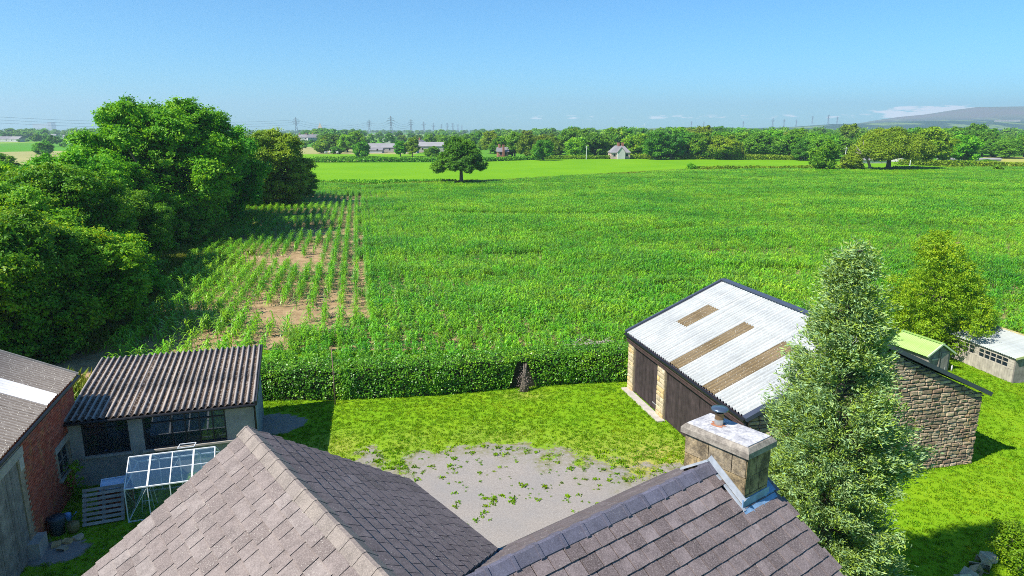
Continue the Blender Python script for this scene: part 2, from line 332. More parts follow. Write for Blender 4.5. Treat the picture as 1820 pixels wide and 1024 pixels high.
# lawn and yard: one fine grid, worn to gravel near the house
gx = np.arange(-17, 31, .16); gy = np.arange(5, 33.6, .16); GX, GY = np.meshgrid(gx, gy)
yb = np.interp(GX, [-7, -5.8, -5.1, -3.5, -2.2, .6, 2.1, 3.5, 5, 6.6, 7.4], [19, 21.0, 21.4, 21.9, 22.3, 22.5, 21.6, 21.0, 20.8, 20.2, 12])
nz = vnoise(GX, GY, 1.3, 3, 5); nf = vnoise(GX, GY, .45, 5, 3)
dist = GY - yb + (nz-.5)*3.0 + (nf-.5)*2.6 - .1
cover = 1/(1+np.exp(-dist*1.7)); cover[GX > 7.5] = 1; cover = np.where(GX < -6.8, np.maximum(cover, .62), cover)
thin = np.exp(-((GY-yb-.9)/1.3)**2)*(GX < 7)*(nz-.25)*1.1
edge_w = np.clip(1-(GX+6.5)/2.2, 0, 1)*(GY < 22.5)
dry = np.clip(thin + .9*np.exp(-(((GX-5.2)/2.2)**2+((GY-20.8)/2.2)**2)) + .7*np.exp(-(((GX-.5)/.9)**2+((GY-27.3)/.4)**2)) + .5*np.exp(-(((GX+6.5)/1.2)**2+((GY-22.5)/1.2)**2)), 0, 1)
dark = np.exp(-(((GX+9.4)/1.5)**2+((GY-24.4)/1.1)**2)) + .8*np.exp(-(((GX+12.2)/1.0)**2+((GY-16.2)/.8)**2))
cover = np.clip(cover - (dark+(nf-.5)*.5 > .42)*.85, 0, 1)
ny, nx = GX.shape; idx = np.arange(nx*ny).reshape(ny, nx)
Q = np.stack([idx[:-1, :-1], idx[:-1, 1:], idx[1:, 1:], idx[1:, :-1]], -1).reshape(-1, 4)
GZ = (vnoise(GX, GY, 3, 9)-.5)*.05
t = NT('lawn_and_gravel'); p = t.pos()
ca = t.n('ShaderNodeAttribute', attribute_name='cover').outputs['Fac']; da = t.n('ShaderNodeAttribute', attribute_name='dry').outputs['Fac']
n = t.noise(p, .5, 5, .6); n2 = t.noise(p, 14, 5, .75); n3 = t.noise(p, 70, 3, .7)
g = t.mix(t.rng(n, .3, .7), (.135, .30, .007), (.215, .355, .010)); g = t.mix(t.rng(n2, .35, .65, 0, .25), g, (.22, .36, .010))
g = t.mix(t.rng(n3, .4, .65, 0, .25), g, (.07, .20, .004)); g = t.mix(t.math('MULTIPLY', da, t.rng(n2, .4, .6, .2, 1), True), g, (.42, .33, .10))
k = t.mix(t.rng(n2, .3, .7), (.22, .192, .17), (.35, .31, .275)); k = t.mix(t.rng(t.noise(p, .7, 4), .4, .7, 0, .5), k, (.22, .215, .215)); k = t.mix(t.rng(n3, .52, .66, 0, .6), k, (.58, .54, .48)); k = t.mix(t.rng(t.noise(p, 38, 4, .8), .48, .36, 0, .6), k, (.14, .125, .11)); k = t.mix(t.math('MULTIPLY', t.rng(ca, .04, .38), t.rng(t.noise(p, 5, 5, .7), .4, .6), True), k, (.17, .17, .05))
f = t.math('GREATER_THAN', t.math('ADD', ca, t.math('MULTIPLY', t.math('SUBTRACT', n2, .5), 1.3)), .5)
M['lawn'] = t.surf(t.mix(f, k, g), .95, t.bump(n3, .5, .015), spec=.08)
link('lawn', mesh_np('lawn', np.stack([GX, GY, GZ], -1).reshape(-1, 3), Q, M['lawn'], True, {'cover': cover.ravel(), 'dry': dry.ravel()}), kind='structure')
sheet('lawn_verge', [(30.9, 5), (60, 5), (60, 34), (26, 33.4), (30.9, 33.4)], -.03, M['pasture'])

# distant moor and a lower wooded ridge
def hill(name, prof, y0, y1, mat, seed):
    xs = np.linspace(prof[0][0], prof[-1][0], 90); tops = np.interp(xs, [a for a, b in prof], [b for a, b in prof])
    V = []; rows = 16
    for i, x in enumerate(xs):
        for j in range(rows+4):
            u = min(j/rows, 1.25); Y = y0+(y1-y0)*u; zt = zat(tops[i], y1); s = u*u*(3-2*u) if u <= 1 else 1-(u-1)*1.5
            z = zt*s; v = at(x, Y, z); V.append((v.x, v.y, z + (vnoise(np.array([v.x]), np.array([v.y]), 500, seed)[0]-.5)*zt*.10*min(1, u*2)))
    V = np.array(V); R = rows+4; I = np.arange(len(xs)*R).reshape(len(xs), R)
    q = np.stack([I[:-1, :-1], I[1:, :-1], I[1:, 1:], I[:-1, 1:]], -1).reshape(-1, 4)
    return link(name, mesh_np(name, V, q, mat, True), kind='structure')
t = NT('moorland'); p = t.pos(); sz = t.n('ShaderNodeSeparateXYZ'); t.l(p, sz.inputs[0])
n = t.noise(p, .002, 6, .6); n2 = t.noise(t.mapping(p, (1, .4, 3)), .006, 5, .7)
lo = t.ramp(n2, [(.3, (.02, .06, .05)), (.52, (.03, .08, .05)), (.55, (.14, .22, .08)), (.62, (.18, .26, .08)), (.66, (.03, .07, .05))])
hi = t.mix(t.rng(n, .4, .6), (.17, .14, .12), (.13, .15, .09))
M['moor'] = t.surf(t.mix(t.rng(sz.outputs[2], 55, 95), lo, hi), .95, spec=.05)
hill('moor', [(1420, 231.5), (1500, 224), (1560, 214), (1600, 208.5), (1640, 205), (1700, 196), (1740, 190.5), (1780, 190), (1830, 188.5), (2000, 186), (2300, 200), (2700, 228)], 3300, 5000, M['moor'], 4)
hill('wooded_ridge', [(1080, 231.8), (1180, 227), (1250, 225.5), (1320, 228), (1400, 226), (1480, 220.5), (1540, 219.5), (1640, 215), (1720, 214), (1820, 215), (2100, 219), (2500, 231)], 2100, 3100, M['moor'], 5)

# ------------------------------------------------------------------ foliage generators
def unit(a): return a/np.maximum(np.linalg.norm(a, axis=-1, keepdims=True), 1e-9)
def leaves(r, c, nrm, size, aspect=.6, droop=None):
    n = len(c); s = (np.zeros(n)+size)[:, None]*(.65+.7*r.random(n))[:, None]
    a = unit(np.cross(nrm, r.normal(size=(n, 3)))) if droop is None else unit(droop)
    b = unit(np.cross(nrm, a)); a = a*s*.5; b = b*s*.5*aspect; f = nrm*s*.12
    V = np.stack([c-a, c+b-f*.0-f, c+a, c-b-f], 1).reshape(-1, 3)
    return V, np.arange(4*n).reshape(n, 4)
def lobes_for(r, rx, ry, rz, cz, n, flat=.25, rs=1.0):
    L = []
    for i in range(n):
        d = unit(r.normal(size=3)); d[2] = d[2] if d[2] > -flat else -d[2]*.6
        k = .48+.42*r.random(); rad = (.36-.26*(k-.48)+.14*(r.random()-.5))*min(rx, ry, rz*1.25)*rs; k = k+(1-rs)*.28
        L.append((np.array([d[0]*rx*k, d[1]*ry*k, cz+d[2]*rz*k]), rad))
    L.append((np.array([0, 0, cz]), min(rx, ry, rz)*.62)); return L
def crown(r, L, leaf, dens, tuft=.5, per=22, fill=.15, squash=.85):
    Cs = []; Ns = []; Sz = []
    cen = np.array([l[0] for l in L]); rad = np.array([l[1] for l in L]); mid = cen.mean(0)
    for i, (c, R) in enumerate(L):
        n = int(dens*R*R*12)+4; d = unit(r.normal(size=(n, 3))); pts = c+d*R*np.array([1, 1, squash])*(.70+.42*r.random((n, 1)))
        dd = np.linalg.norm(pts[:, None]-cen[None], axis=2)/rad[None]; dd[:, i] = 9
        keep = (dd.min(1) > .72) & ((pts[:, 2] > c[2]-R*.75)); pts = pts[keep]; d = d[keep]
        if not len(pts): continue
        tr = tuft*(.6+.8*r.random(len(pts)))[:, None, None]
        off = r.normal(size=(len(pts), per, 3))*tr*np.array([.46, .46, .26])
        q = (pts[:, None]+off).reshape(-1, 3); od = np.repeat(d, per, 0)
        Cs.append(q); Ns.append(unit(od*.7+np.array([0, 0, .55])+r.normal(size=q.shape)*.55)); Sz.append(np.full(len(q), leaf))
        m = int(len(q)*fill)
        d2 = unit(r.normal(size=(m, 3))); Cs.append(c+d2*R*(.35+.4*r.random((m, 1)))); Ns.append(unit(r.normal(size=(m, 3)))); Sz.append(np.full(m, leaf*1.8))
    c = np.concatenate(Cs); nn = np.concatenate(Ns); s = np.concatenate(Sz)
    return leaves(r, c, nn, s)
def trunk_mb(r, h, rad, L, nb=9, lean=0):
    mb = MB(); top = Vector((lean, 0, h)); pts = [(0, 0, -.1), (0, 0, .3), (lean*.3, 0, h*.35), (lean*.7, 0, h*.7), top]
    mb.tube(pts, [rad*1.5, rad*1.1, rad*.9, rad*.7, rad*.4], 8)
    for i in range(min(nb, len(L))):
        c = Vector(L[i][0]); s = Vector(pts[2]).lerp(Vector(pts[4]), r.random()*.9); m = s.lerp(c, .5)+Vector((0, 0, -.08*(c-s).length))
        mb.tube([s, m, c], [rad*.45, rad*.28, rad*.08], 6)
    return mb
def tree_proto(seed, rx, ry, rz, cz, n, leaf, dens, mat, th, tr, tuft=.55, per=22, flat=.25, fill=.15, L=None, rs=1.0):
    r = np.random.default_rng(seed); L = L or lobes_for(r, rx, ry, rz, cz, n, flat, rs)
    V, Qd = crown(r, L, leaf, dens, tuft, per, fill); cr = mesh_np('crown', V, Qd, mat)
    return cr, trunk_mb(r, th, tr, L).mesh('trunk', M['bark'], True)
def plant_tree(name, proto, loc, rz, sc, label, cat='tree', group=None, mat=None, parts=True):
    o = empty(name, loc, rz, label=label, cat=cat, group=group); o.scale = sc if hasattr(sc, '__len__') else (sc, sc, sc)
    c = link('crown', proto[0], o); link('trunk', proto[1], o)
    if mat is not None:
        c.material_slots[0].link = 'OBJECT'; c.material_slots[0].material = mat
    return o

# GN scatter
def scatter(name, pts, rz, scl, idx, protos, kind='stuff', parent=None, **k):
    col = bpy.data.collections.new(name+'_kinds')
    for i, me in enumerate(protos):
        o = bpy.data.objects.new('%s_kind%02d' % (name, i), me); col.objects.link(o)
    me = bpy.data.meshes.new(name); me.vertices.add(len(pts)); me.vertices.foreach_set('co', np.asarray(pts, np.float32).ravel())
    for n, a in (('rz', rz), ('scl', scl)):
        q = me.attributes.new(n, 'FLOAT', 'POINT'); q.data.foreach_set('value', np.asarray(a, np.float32))
    q = me.attributes.new('idx', 'INT', 'POINT'); q.data.foreach_set('value', np.asarray(idx, np.int32))
    o = link(name, me, parent, kind=kind, **k)
    ng = bpy.data.node_groups.new(name, 'GeometryNodeTree'); ng.interface.new_socket('Geometry', in_out='INPUT', socket_type='NodeSocketGeometry'); ng.interface.new_socket('Geometry', in_out='OUTPUT', socket_type='NodeSocketGeometry')
    N = ng.nodes.new; gi = N('NodeGroupInput'); go = N('NodeGroupOutput'); ip = N('GeometryNodeInstanceOnPoints'); ci = N('GeometryNodeCollectionInfo')
    ci.inputs['Collection'].default_value = col; ci.inputs['Separate Children'].default_value = True; ci.inputs['Reset Children'].default_value = True
    def attr(n, ty):
        a = N('GeometryNodeInputNamedAttribute'); a.data_type = ty; a.inputs['Name'].default_value = n; return [s for s in a.outputs if s.enabled and s.name == 'Attribute'][0]
    cx = N('ShaderNodeCombineXYZ'); lk = ng.links.new
    lk(attr('rz', 'FLOAT'), cx.inputs[2]); lk(gi.outputs[0], ip.inputs['Points']); lk(ci.outputs[0], ip.inputs['Instance']); ip.inputs['Pick Instance'].default_value = True
    lk(attr('idx', 'INT'), ip.inputs['Instance Index']); lk(cx.outputs[0], ip.inputs['Rotation']); lk(attr('scl', 'FLOAT'), ip.inputs['Scale']); lk(ip.outputs[0], go.inputs[0])
    m = o.modifiers.new('scatter', 'NODES'); m.node_group = ng
    return o

# ------------------------------------------------------------------ maize
def maize_plant(r, x, y, h, V, Qs, nl=9):
    def leafstrip(base, az_, L, w, rise, droop):
        seg = 4; n0 = len(V)
        for i in range(seg+1):
            u = i/seg; d = L*u; z = base+rise*L*(u-.1)-droop*L*u*u*1.1; rad = d*(.85-.1*u); ww = w*(1-u**2.2)*(.55+1.2*u*(1-u))+.004
            cx_, cy_ = x+cos(az_)*rad, y+sin(az_)*rad; V.append((cx_-sin(az_)*ww, cy_+cos(az_)*ww, z)); V.append((cx_+sin(az_)*ww, cy_-cos(az_)*ww, z))
        for i in range(seg): a = n0+2*i; Qs.append((a, a+1, a+3, a+2))
    n0 = len(V)
    for k in range(3):
        a = 2*pi*k/3; V.append((x+.015*cos(a), y+.015*sin(a), 0)); V.append((x+.01*cos(a), y+.01*sin(a), h*.8))
    for k in range(3): a = n0+2*k; b = n0+2*((k+1) % 3); Qs.append((a, b, b+1, a+1))
    az0 = r.random()*6.28
    for i in range(nl):
        u = (i+.5)/nl; leafstrip(h*(.15+.65*u), az0+i*pi+r.normal()*.45, h*(.44+.26*r.random())*(1-.35*abs(u-.5)), .034+.016*r.random(), .62+.42*u+r.random()*.3, .85+.35*r.random())
def maize_kind(seed, spots, h):
    r = np.random.default_rng(seed); V = []; Qs = []
    for (a, b) in spots: maize_plant(r, a, b, h*(.85+.3*r.random()), V, Qs)
    return mesh_np('maize_clump', V, Qs, M['maize'])
singles = [maize_kind(100+i, [(0, 0), (.03, .14)] if i % 2 else [(0, 0)], 1.18) for i in range(5)]
clumps = [maize_kind(120+i, [((a % 2)*.43-.2+NR.normal()*.06, (a//2)*.16-.32+NR.normal()*.04) for a in range(10)], 1.08) for i in range(5)]
def xf(y_): return -9.0-(y_-36)*.212            # tramline that ends the thin part of the crop
ang = radians(-12.5); rd = np.array([sin(ang), cos(ang)]); rn = np.array([rd[1], -rd[0]])
def fieldgrid(dr, da, y0, y1, x0, x1, jit):
    u = np.arange(-260, 330, dr); v = np.arange(-40, 290, da); U, W = np.meshgrid(u, v)
    X = U*rn[0]+W*rd[0]; Y = U*rn[1]+W*rd[1]; X = X.ravel(); Y = Y.ravel()
    m = (Y > y0) & (Y < y1) & (X > x0) & (X < x1); X = X[m]; Y = Y[m]; X = X+NR.normal(size=len(X))*jit; Y = Y+NR.normal(size=len(Y))*jit*1.5
    return X, Y
X, Y = fieldgrid(.86, .80, 26, 232, -60, 215, .09)
view = (np.abs(X) < Y*.86+4) & inpoly(X, Y, field_poly)
sparse = (X < xf(Y)+.3+(vnoise(X, Y, 3, 5)-.5)*1.6) & (Y > 36) & (Y < 118)
head = (Y < 36) & (X < -12)
gap = vnoise(X, Y, 9, 21)
keep = view & ~sparse & ~head & ~((np.abs(X-xf(Y)-.5+(vnoise(X*0, Y, 6, 3)-.5)) < .27) & (Y < 75) & (Y > 38)) & (gap > .12)

edge = (Y > np.interp(X, [-10, 5, 14, 26, 60, 250], [30.0, 32.2, 33.6, 34, 37, 61]))
keep &= edge & ~((np.hypot(X+11.5, (Y-144)/1) < 2.5)) & (Y < np.interp(X, [a for a, b in MZ_FAR], [b-2.0 for a, b in MZ_FAR])); keep &= (Y < 125) | (NR.random(len(X)) < .8)
for y_, a_, w_ in ((45.5, 1.2, .42), (52, 1.6, .3), (61, 2.0, .45), (74, 2.5, .4), (92, 4, .7), (112, 5, .8)): keep &= ~((np.abs(Y-y_-a_*np.sin(X/13+y_)-X*.05) < w_) & (vnoise(X, Y*0, 9, int(y_)) > .42) & (X > xf(Y)+1))
X1, Y1 = X[keep], Y[keep]; s1 = .56+.40*vnoise(X1, Y1, 14, 8)+NR.random(len(X1))*.18; s1 *= np.interp(Y1, [30, 48], [.82, 1]); s1 *= 1-.22*np.clip((vnoise(X1*.6, Y1*2.2, 22, 15)-.5)*6, 0, 1); s1 *= np.where(Y1 > 125, 1.12, 1)
scatter('maize', np.stack([X1, Y1, X1*0], -1), np.where(NR.random(len(X1)) < .5, 0, pi)-ang+NR.normal(size=len(X1))*.2, s1, NR.integers(0, 5, len(X1)), clumps, label='dense green maize crop filling the large field behind the hedge', cat='crop')
X, Y = fieldgrid(.92, .25, 26, 120, -50, 0, .035)
g1 = vnoise(X, Y, 4.5, 31, 3); left = np.interp(Y, [27, 36, 54, 72, 112, 120], [-18.5, -21, -26.5, -32, -40.5, -43])
k2 = (X > left) & inpoly(X, Y, field_poly) & (((X < xf(Y)) & (Y > 34.0)) | ((Y <= 36) & (X < -12) & (Y > 29.5))) & (NR.random(len(X)) < np.clip((g1-.28)*5, .12, .97)*.95)
bare = 1.1*np.exp(-((X+17)/2.2)**2-((Y-34.5)/1.8)**2)+.95*np.exp(-((X+13.5)/3.2)**2-((Y-41)/2.2)**2)+.6*np.exp(-((X+12.3)/.6)**2-((Y-50)/9)**2)+.4*np.exp(-((X+17)/1.6)**2-((Y-47)/5)**2)+(vnoise(X, Y, 2.2, 91)-.5)*.9
k2 &= NR.random(len(X)) > np.clip((bare-.24)*1.35, .04, .80)
k2 |= (X > xf(Y)-.2) & (X < xf(Y)+1.5) & (Y > 36) & (Y < 110) & (NR.random(len(X)) < .5)
X2, Y2 = X[k2], Y[k2]
scatter('young_maize', np.stack([X2, Y2, X2*0], -1), NR.random(len(X2))*6.28, .58+.46*vnoise(X2, Y2, 5, 41)+NR.random(len(X2))*.12, NR.integers(0, 5, len(X2)), singles, label='thin rows of young maize on bare soil beside the tall trees', cat='crop')

# grass tufts
def tuft_kind(seed, h, n, spread, mat, w=.012):
    r = np.random.default_rng(seed); c = np.stack([r.normal(size=n)*spread, r.normal(size=n)*spread, np.full(n, h*.4)], -1)
    d = unit(np.stack([r.normal(size=n)*.5, r.normal(size=n)*.5, np.ones(n)], -1)); nr = unit(np.cross(d, r.normal(size=(n, 3))))
    V, Qd = leaves(r, c, nr, h, w/h*2.2, d); return mesh_np('tuft', V, Qd, mat)
blades = [tuft_kind(200+i, .075, 12, .05, M['grassblade'], .012) for i in range(4)]
n = 90000; X = NR.random(n)*44-15; Y = 9+NR.random(n)**.8*24
ii = np.clip(((X+17)/.16).astype(int), 0, nx-1); jj = np.clip(((Y-5)/.16).astype(int), 0, ny-1)
cv = cover[jj, ii]; ok = (cv+(NR.random(n)-.5)*.5 > .5) & (np.abs(X) < Y*.8+2) & (Y < 33)
X, Y = X[ok], Y[ok]
scatter('lawn_grass', np.stack([X, Y, X*0-.005], -1), NR.random(len(X))*6.28, .35+NR.random(len(X))*.65, NR.integers(0, 4, len(X)), blades, label='short mown grass blades covering the lawn', cat='grass')
weedk = [tuft_kind(220+i, .055, 22, .045, M['grassblade'], .022) for i in range(4)]
X = NR.random(4500)*13-5.5; Y = 12.5+NR.random(4500)*10; ybb = np.interp(X, [-5.1, -3.5, -2.2, .6, 2.1, 3.5, 5, 6.3, 7], [20.9, 21.5, 21.9, 22.1, 21.0, 20.2, 20.1, 18.6, 12])
ok = NR.random(4500) < np.exp(-(ybb-Y)/2.4)*.9*np.clip((vnoise(X, Y, .38, 61, 2)-.50)*5, .05, 1)*1.2; X, Y = X[ok], Y[ok]
scatter('yard_weeds', np.stack([X, Y, X*0], -1), NR.random(len(X))*6.28, .35+NR.random(len(X))**3*1.1, NR.integers(0, 4, len(X)), weedk, label='small green weeds dotted over the grey gravel yard', cat='weeds')
# rough grass along field margins, under the left trees and at the maize far edge
rough = [tuft_kind(240+i, .55, 34, .22, M['rough_grass'], .035) for i in range(4)]
pts = []
for i in range(len(MZ_FAR)-1):
    a, b = MZ_FAR[i], MZ_FAR[i+1]; L_ = math.hypot(b[0]-a[0], b[1]-a[1])
    for k in range(int(L_*9)): u = rnd.random(); pts.append((a[0]+(b[0]-a[0])*u, a[1]+(b[1]-a[1])*u+rnd.gauss(.2, .7), 0, .9+rnd.random()*.8))
for (a, b, w) in (((-24, 34), (-29, 52), 3.0), ((-28, 50), (-34, 72), 3.0), ((-33, 72), (-42, 112), 3), ((20, 33.5), (50, 38), 1.2), ((-13, 29.3), (5, 31.8), .5), ((-22, 28.5), (-13.5, 26.8), 1.2)):
    L_ = math.hypot(b[0]-a[0], b[1]-a[1])
    for k in range(int(L_*w*12)): u = rnd.random(); pts.append((a[0]+(b[0]-a[0])*u+rnd.gauss(0, w*.6), a[1]+(b[1]-a[1])*u+rnd.gauss(0, w*.4), 0, .5+rnd.random()*.9))
pts = np.array(pts)
scatter('rough_grass', pts[:, :3], NR.random(len(pts))*6.28, pts[:, 3], NR.integers(0, 4, len(pts)), rough, label='rough yellowing grass along the edges of the maize field', cat='grass')

# ------------------------------------------------------------------ house
RH = radians(37.8); T33, T36 = tan(radians(33)), tan(radians(36))
house = empty('house', (.68, 7.12, 0), RH, label='slate-roofed stone house in front, an L of two ridges with a chimney', cat='house')
ZR, ZA, XW, YA = 6.44, 6.97, -2.43, 3.93       # main ridge height, wing ridge height, wing ridge x, wing far end y
def roofdeck(name, poly, zf, mat, th=.06):
    mb = MB(); n = len(poly)
    vs = [(x, y, zf(x, y)-.02) for x, y in poly]+[(x, y, zf(x, y)-.02-th) for x, y in poly]
    mb.add(vs, [tuple(range(n)), tuple(range(2*n-1, n-1, -1))]+[(i, i+n, (i+1) % n+n, (i+1) % n) for i in range(n)])
    return mb.build(name, mat, house)
z_wl = lambda x, y: ZA+(x-XW)*T33
z_wr = lambda x, y: ZA-(x-XW)*T33
z_mf = lambda x, y: ZR-y*T36
z_mn = lambda x, y: ZR+y*T36
deckm = simple('roof_battens', (.06, .05, .05), .2)
wing_left = roofdeck('wing_left_slope', [(XW-2.46, YA), (XW-2.46, -1.5), (XW, -1.5), (XW, YA)], z_wl, deckm)
wing_right = roofdeck('wing_right_slope', [(XW, YA), (XW, -1.5), (-1.62, -1.5), (-1.62, 0), (0, 1.43), (0, YA)], z_wr, deckm)
main_far = roofdeck('main_far_slope', [(0, 1.44), (-1.62, 0), (3.37, 0), (3.37, 1.44)], z_mf, deckm)
main_near = roofdeck('main_near_slope', [(-1.62, 0), (-1.62, -4.2), (3.37, -4.2), (3.37, 0)], z_mn, deckm)
mb = MB(); mb.prism([(-2.3+XW, 0), (-.1, 0), (-.1, 5.3), (XW, 6.82), (XW-2.3, 5.3)], -4, YA-.12, 'y'); mb.build('wing_wall', M['stone'], house)
mb = MB(); mb.prism([(1.3, 0), (1.3, 5.3), (0, 6.3), (-4.1, 3.3), (-4.1, 0)], -.15, 3.28, 'x'); mb.build('main_wall', M['stone'], house)
slate_meshes = {}
def slate_mesh(w, L_, th, mat, v):
    k = (round(w, 2), L_, mat.name, v)
    if k not in slate_meshes:
        r = random.Random(hash(k[:2]) & 999 | v*1000); j = lambda s: r.uniform(-s, s); mb = MB(); q = w/2-.007
        a = .0012; c = [(-q, -L_, 0), (-q*.2, -L_+j(.006), 0), (q, -L_+j(.006), 0), (q, 0, 0), (-q, 0, 0)]
        n_ = 5; mb.add([(x, y+j(.001), th+j(.001)) for x, y, z in c]+[(x, y, 0) for x, y, z in c], [tuple(range(n_)), tuple(range(9, 4, -1))]+[((i+1) % n_, i, i+n_, (i+1) % n_+n_) for i in range(n_)])
        me = mb.mesh('slate', mat); slate_meshes[k] = me
    return slate_meshes[k]
def lay(parent, name, origin, along, down, nrm, a0, a1, d1, widths, gauge, L_, th, mat, clip=None, cap=9999, rest='slates', keyf=None, cut=None):
    """courses of slates: origin on the ridge, along the ridge, down the slope"""
    items = []; k = 0; d = .12
    while d < d1+gauge*.5:
        a = a0-rnd.uniform(0, .02) if len(widths) > 1 else a0-(.5*widths[0] if k % 2 else 0)
        while a < a1:
            w = min(rnd.choice(widths), max(.1, a1-a)); c = a+w/2
            if (clip is None or clip(c, d)) and c-w/2 > a0-.13 and c+w/2 < a1+.13: items.append((c, d, w))
            a += w
        d += gauge; k += 1
    if keyf: items.sort(key=keyf)
    joined = MB()
    for i, (c, d, w) in enumerate(items):
        tilt = atan(th*1.6/gauge)*.9; o = Vector(origin)+Vector(along)*c+Vector(down)*(d-L_)+Vector(nrm)*(.002+rnd.uniform(0, .002))
        X = Vector(along); Yv = -(Vector(down)*cos(tilt)-Vector(nrm)*sin(tilt)*-1) if False else -(Vector(down)*cos(tilt)+Vector(nrm)*sin(tilt)); 
        rr = rnd.gauss(0, .006); X = (X+Yv*rr).normalized(); Z = X.cross(Yv).normalized()
        Mx = Matrix((X.to_4d(), Yv.to_4d(), Z.to_4d(), (0, 0, 0, 1))).transposed(); Mx = Matrix.Translation(o)@Matrix(((X.x, Yv.x, Z.x, 0), (X.y, Yv.y, Z.y, 0), (X.z, Yv.z, Z.z, 0), (0, 0, 0, 1)))
        fy_ = min(1, d/L_)
        if fy_ < 1: Mx = Matrix.Translation(Vector(along)*0)@Mx; o2 = Vector(origin)+Vector(along)*c+Vector(nrm)*.003; Mx.translation = o2; Mx = Mx@Matrix.Diagonal((1, fy_, 1, 1))
        me = slate_mesh(w, L_, th, mat, i % 3)
        for (pc, pn) in (cut or ()):
            sd2 = [(Mx@v.co-Vector(pc)).dot(Vector(pn)) for v in me.vertices]
            if max(sd2) < 0: me = None; break
            if min(sd2) < 0:
                bm = bmesh.new(); bm.from_mesh(me); inv = Mx.inverted(); lc = inv@Vector(pc); ln = (Mx.to_3x3().transposed()@Vector(pn)).normalized()
                bmesh.ops.bisect_plane(bm, geom=bm.verts[:]+bm.edges[:]+bm.faces[:], plane_co=lc, plane_no=-ln, clear_outer=True); me2 = me.copy(); bm.to_mesh(me2); bm.free(); me = me2
        if me is None: continue
        if i < cap:
            s_ = link(name, me, parent); s_.matrix_local = Mx
        else:
            joined.add([Mx@v.co for v in me.vertices], [tuple(p.vertices) for p in me.polygons])
    if joined.v: joined.build(rest, mat, parent, kind='stuff')
c33, s33, c36, s36 = cos(radians(33)), sin(radians(33)), cos(radians(36)), sin(radians(36))
lay(wing_left, 'slate', (XW, YA, ZA), (0, -1, 0), (-c33, 0, -s33), (-s33, 0, c33), 0, 5.3, 2.93, [.22, .28, .34, .40], .2, .3, .012, M['slate'], None, 230, keyf=lambda q: (q[0] > 4.4, q[1]), cut=[((0, YA+.03, 0), (0, -1, 0))])
lay(wing_right, 'slate', (XW, -1.5, ZA), (0, 1, 0), (c33, 0, -s33), (s33, 0, c33), 0, 5.43, 2.9, [.24, .28, .32], .2, .3, .015, M['slate_dark'],
    None, 70, keyf=lambda q: -q[0]+q[1]*.3, cut=[((.06, 1.49, 0), (-1.49, 1.68, 0)) , ((0, YA+.02, 0), (0, -1, 0))])
lay(main_near, 'tile', (-1.55, 0, ZR), (1, 0, 0), (0, -c36, -s36), (0, -s36, c36), 0, 4.95, 4.6, [.24], .2, .31, .0135, M['tile'], lambda a, d: not (1.0+1.55 < a-1.06*0 < 0) and not (2.55+1.55 < a < 3.24+1.55 and d < .70), 250)
lay(main_far, 'far_slate', (3.4, 0, ZR), (-1, 0, 0), (0, c36, -s36), (0, s36, c36), 0, 5.0, 1.78, [.24], .2, .31, .012, M['slate_dark'], None, 300, cut=[((.14, 1.40, 0), (1.49, -1.68, 0))])
# ridge tiles
def ridge_piece(L_, mat, collar):
    mb = MB(); t_ = .014
    def vee(y0, y1, w, up, th):
        a, b = (-w, -w*.68), (w, -w*.68)
        prof = [(a[0], a[1]+up), (-.02, up), (.02, up), (b[0], b[1]+up), (b[0], b[1]+up-th), (0, up-th), (a[0], a[1]+up-th)]
        mb.prism(prof, y0, y1, 'y')
    vee(0, L_-.004, .135, .035, t_)
    if collar: vee(L_-.045, L_+.002, .15, .052, .03)
    else: vee(L_-.02, L_+.02, .142, .043, .02)
    return mb.mesh('ridge_tile', mat)
rg = ridge_piece(.302, M['ridge_grey'], False); rb = ridge_piece(.347, M['ridge_blue'], True)
for i in range(18):
    o = link('ridge_tile', rg, house); o.location = (XW, YA-.302*(i+1)+.02, ZA+.005+rnd.uniform(-.003, .003)); o.rotation_euler = (0, 0, rnd.uniform(-.01, .01))
for i in range(12):
    o = link('ridge_tile', rb, house); o.rotation_euler = (0, 0, -pi/2+rnd.uniform(-.008, .008)); o.location = (2.61-.347*(i+1), 0, ZR+.01+rnd.uniform(-.003, .003))
mb = MB(); mb.tube([(3.24, 0, ZR+.03), (3.38, 0, ZR+.03)], .03); mb.build('ridge_end', M['lead'], house)
# wing gutter, valley lead, verge
mb = MB(); mb.tube([(.05, 1.5, 5.32), (.05, YA, 5.32)], .05, 8); mb.build('gutter', M['black_gutter'], house)
mb = MB(); mb.tube([(.1, 1.5, 5.33), (3.4, 1.5, 5.33)], .05, 8); mb.build('gutter', M['black_gutter'], house)
v0 = Vector((.08, 1.5, 5.37)); v1 = Vector((-1.62, 0, ZR)); sd_ = Vector((.66, -.75, 0))
mb = MB(); mb.add([v0+Vector((-.12, .02, .06)), v0+Vector((.10, -.10, .05)), v1+Vector((.10, -.09, .05)), v1+Vector((-.12, .02, .06)), v0+Vector((0, 0, -.04)), v1+Vector((0, 0, -.04))], [(0, 4, 5, 3), (4, 1, 2, 5), (0, 1, 4), (3, 5, 2)]); mb.build('valley_lead', simple('blue_valley_lead', (.08, .22, .36), .2, 8, .4), house)
mb = MB(); mb.bar((XW-2.46, YA+.015, ZA-2.46*T33-.045), (XW, YA+.015, ZA-.045), .05, .06); mb.bar((0, YA+.015, ZA+XW*T33-.045), (XW, YA+.015, ZA-.045), .05, .06); mb.build('verge', M['cement'], house)
mb = MB(); mb.bar((3.385, 0, ZR-.06), (3.385, -4.2, ZR-4.2*T36-.06), .04, .07); mb.build('verge', M['lead'], house)
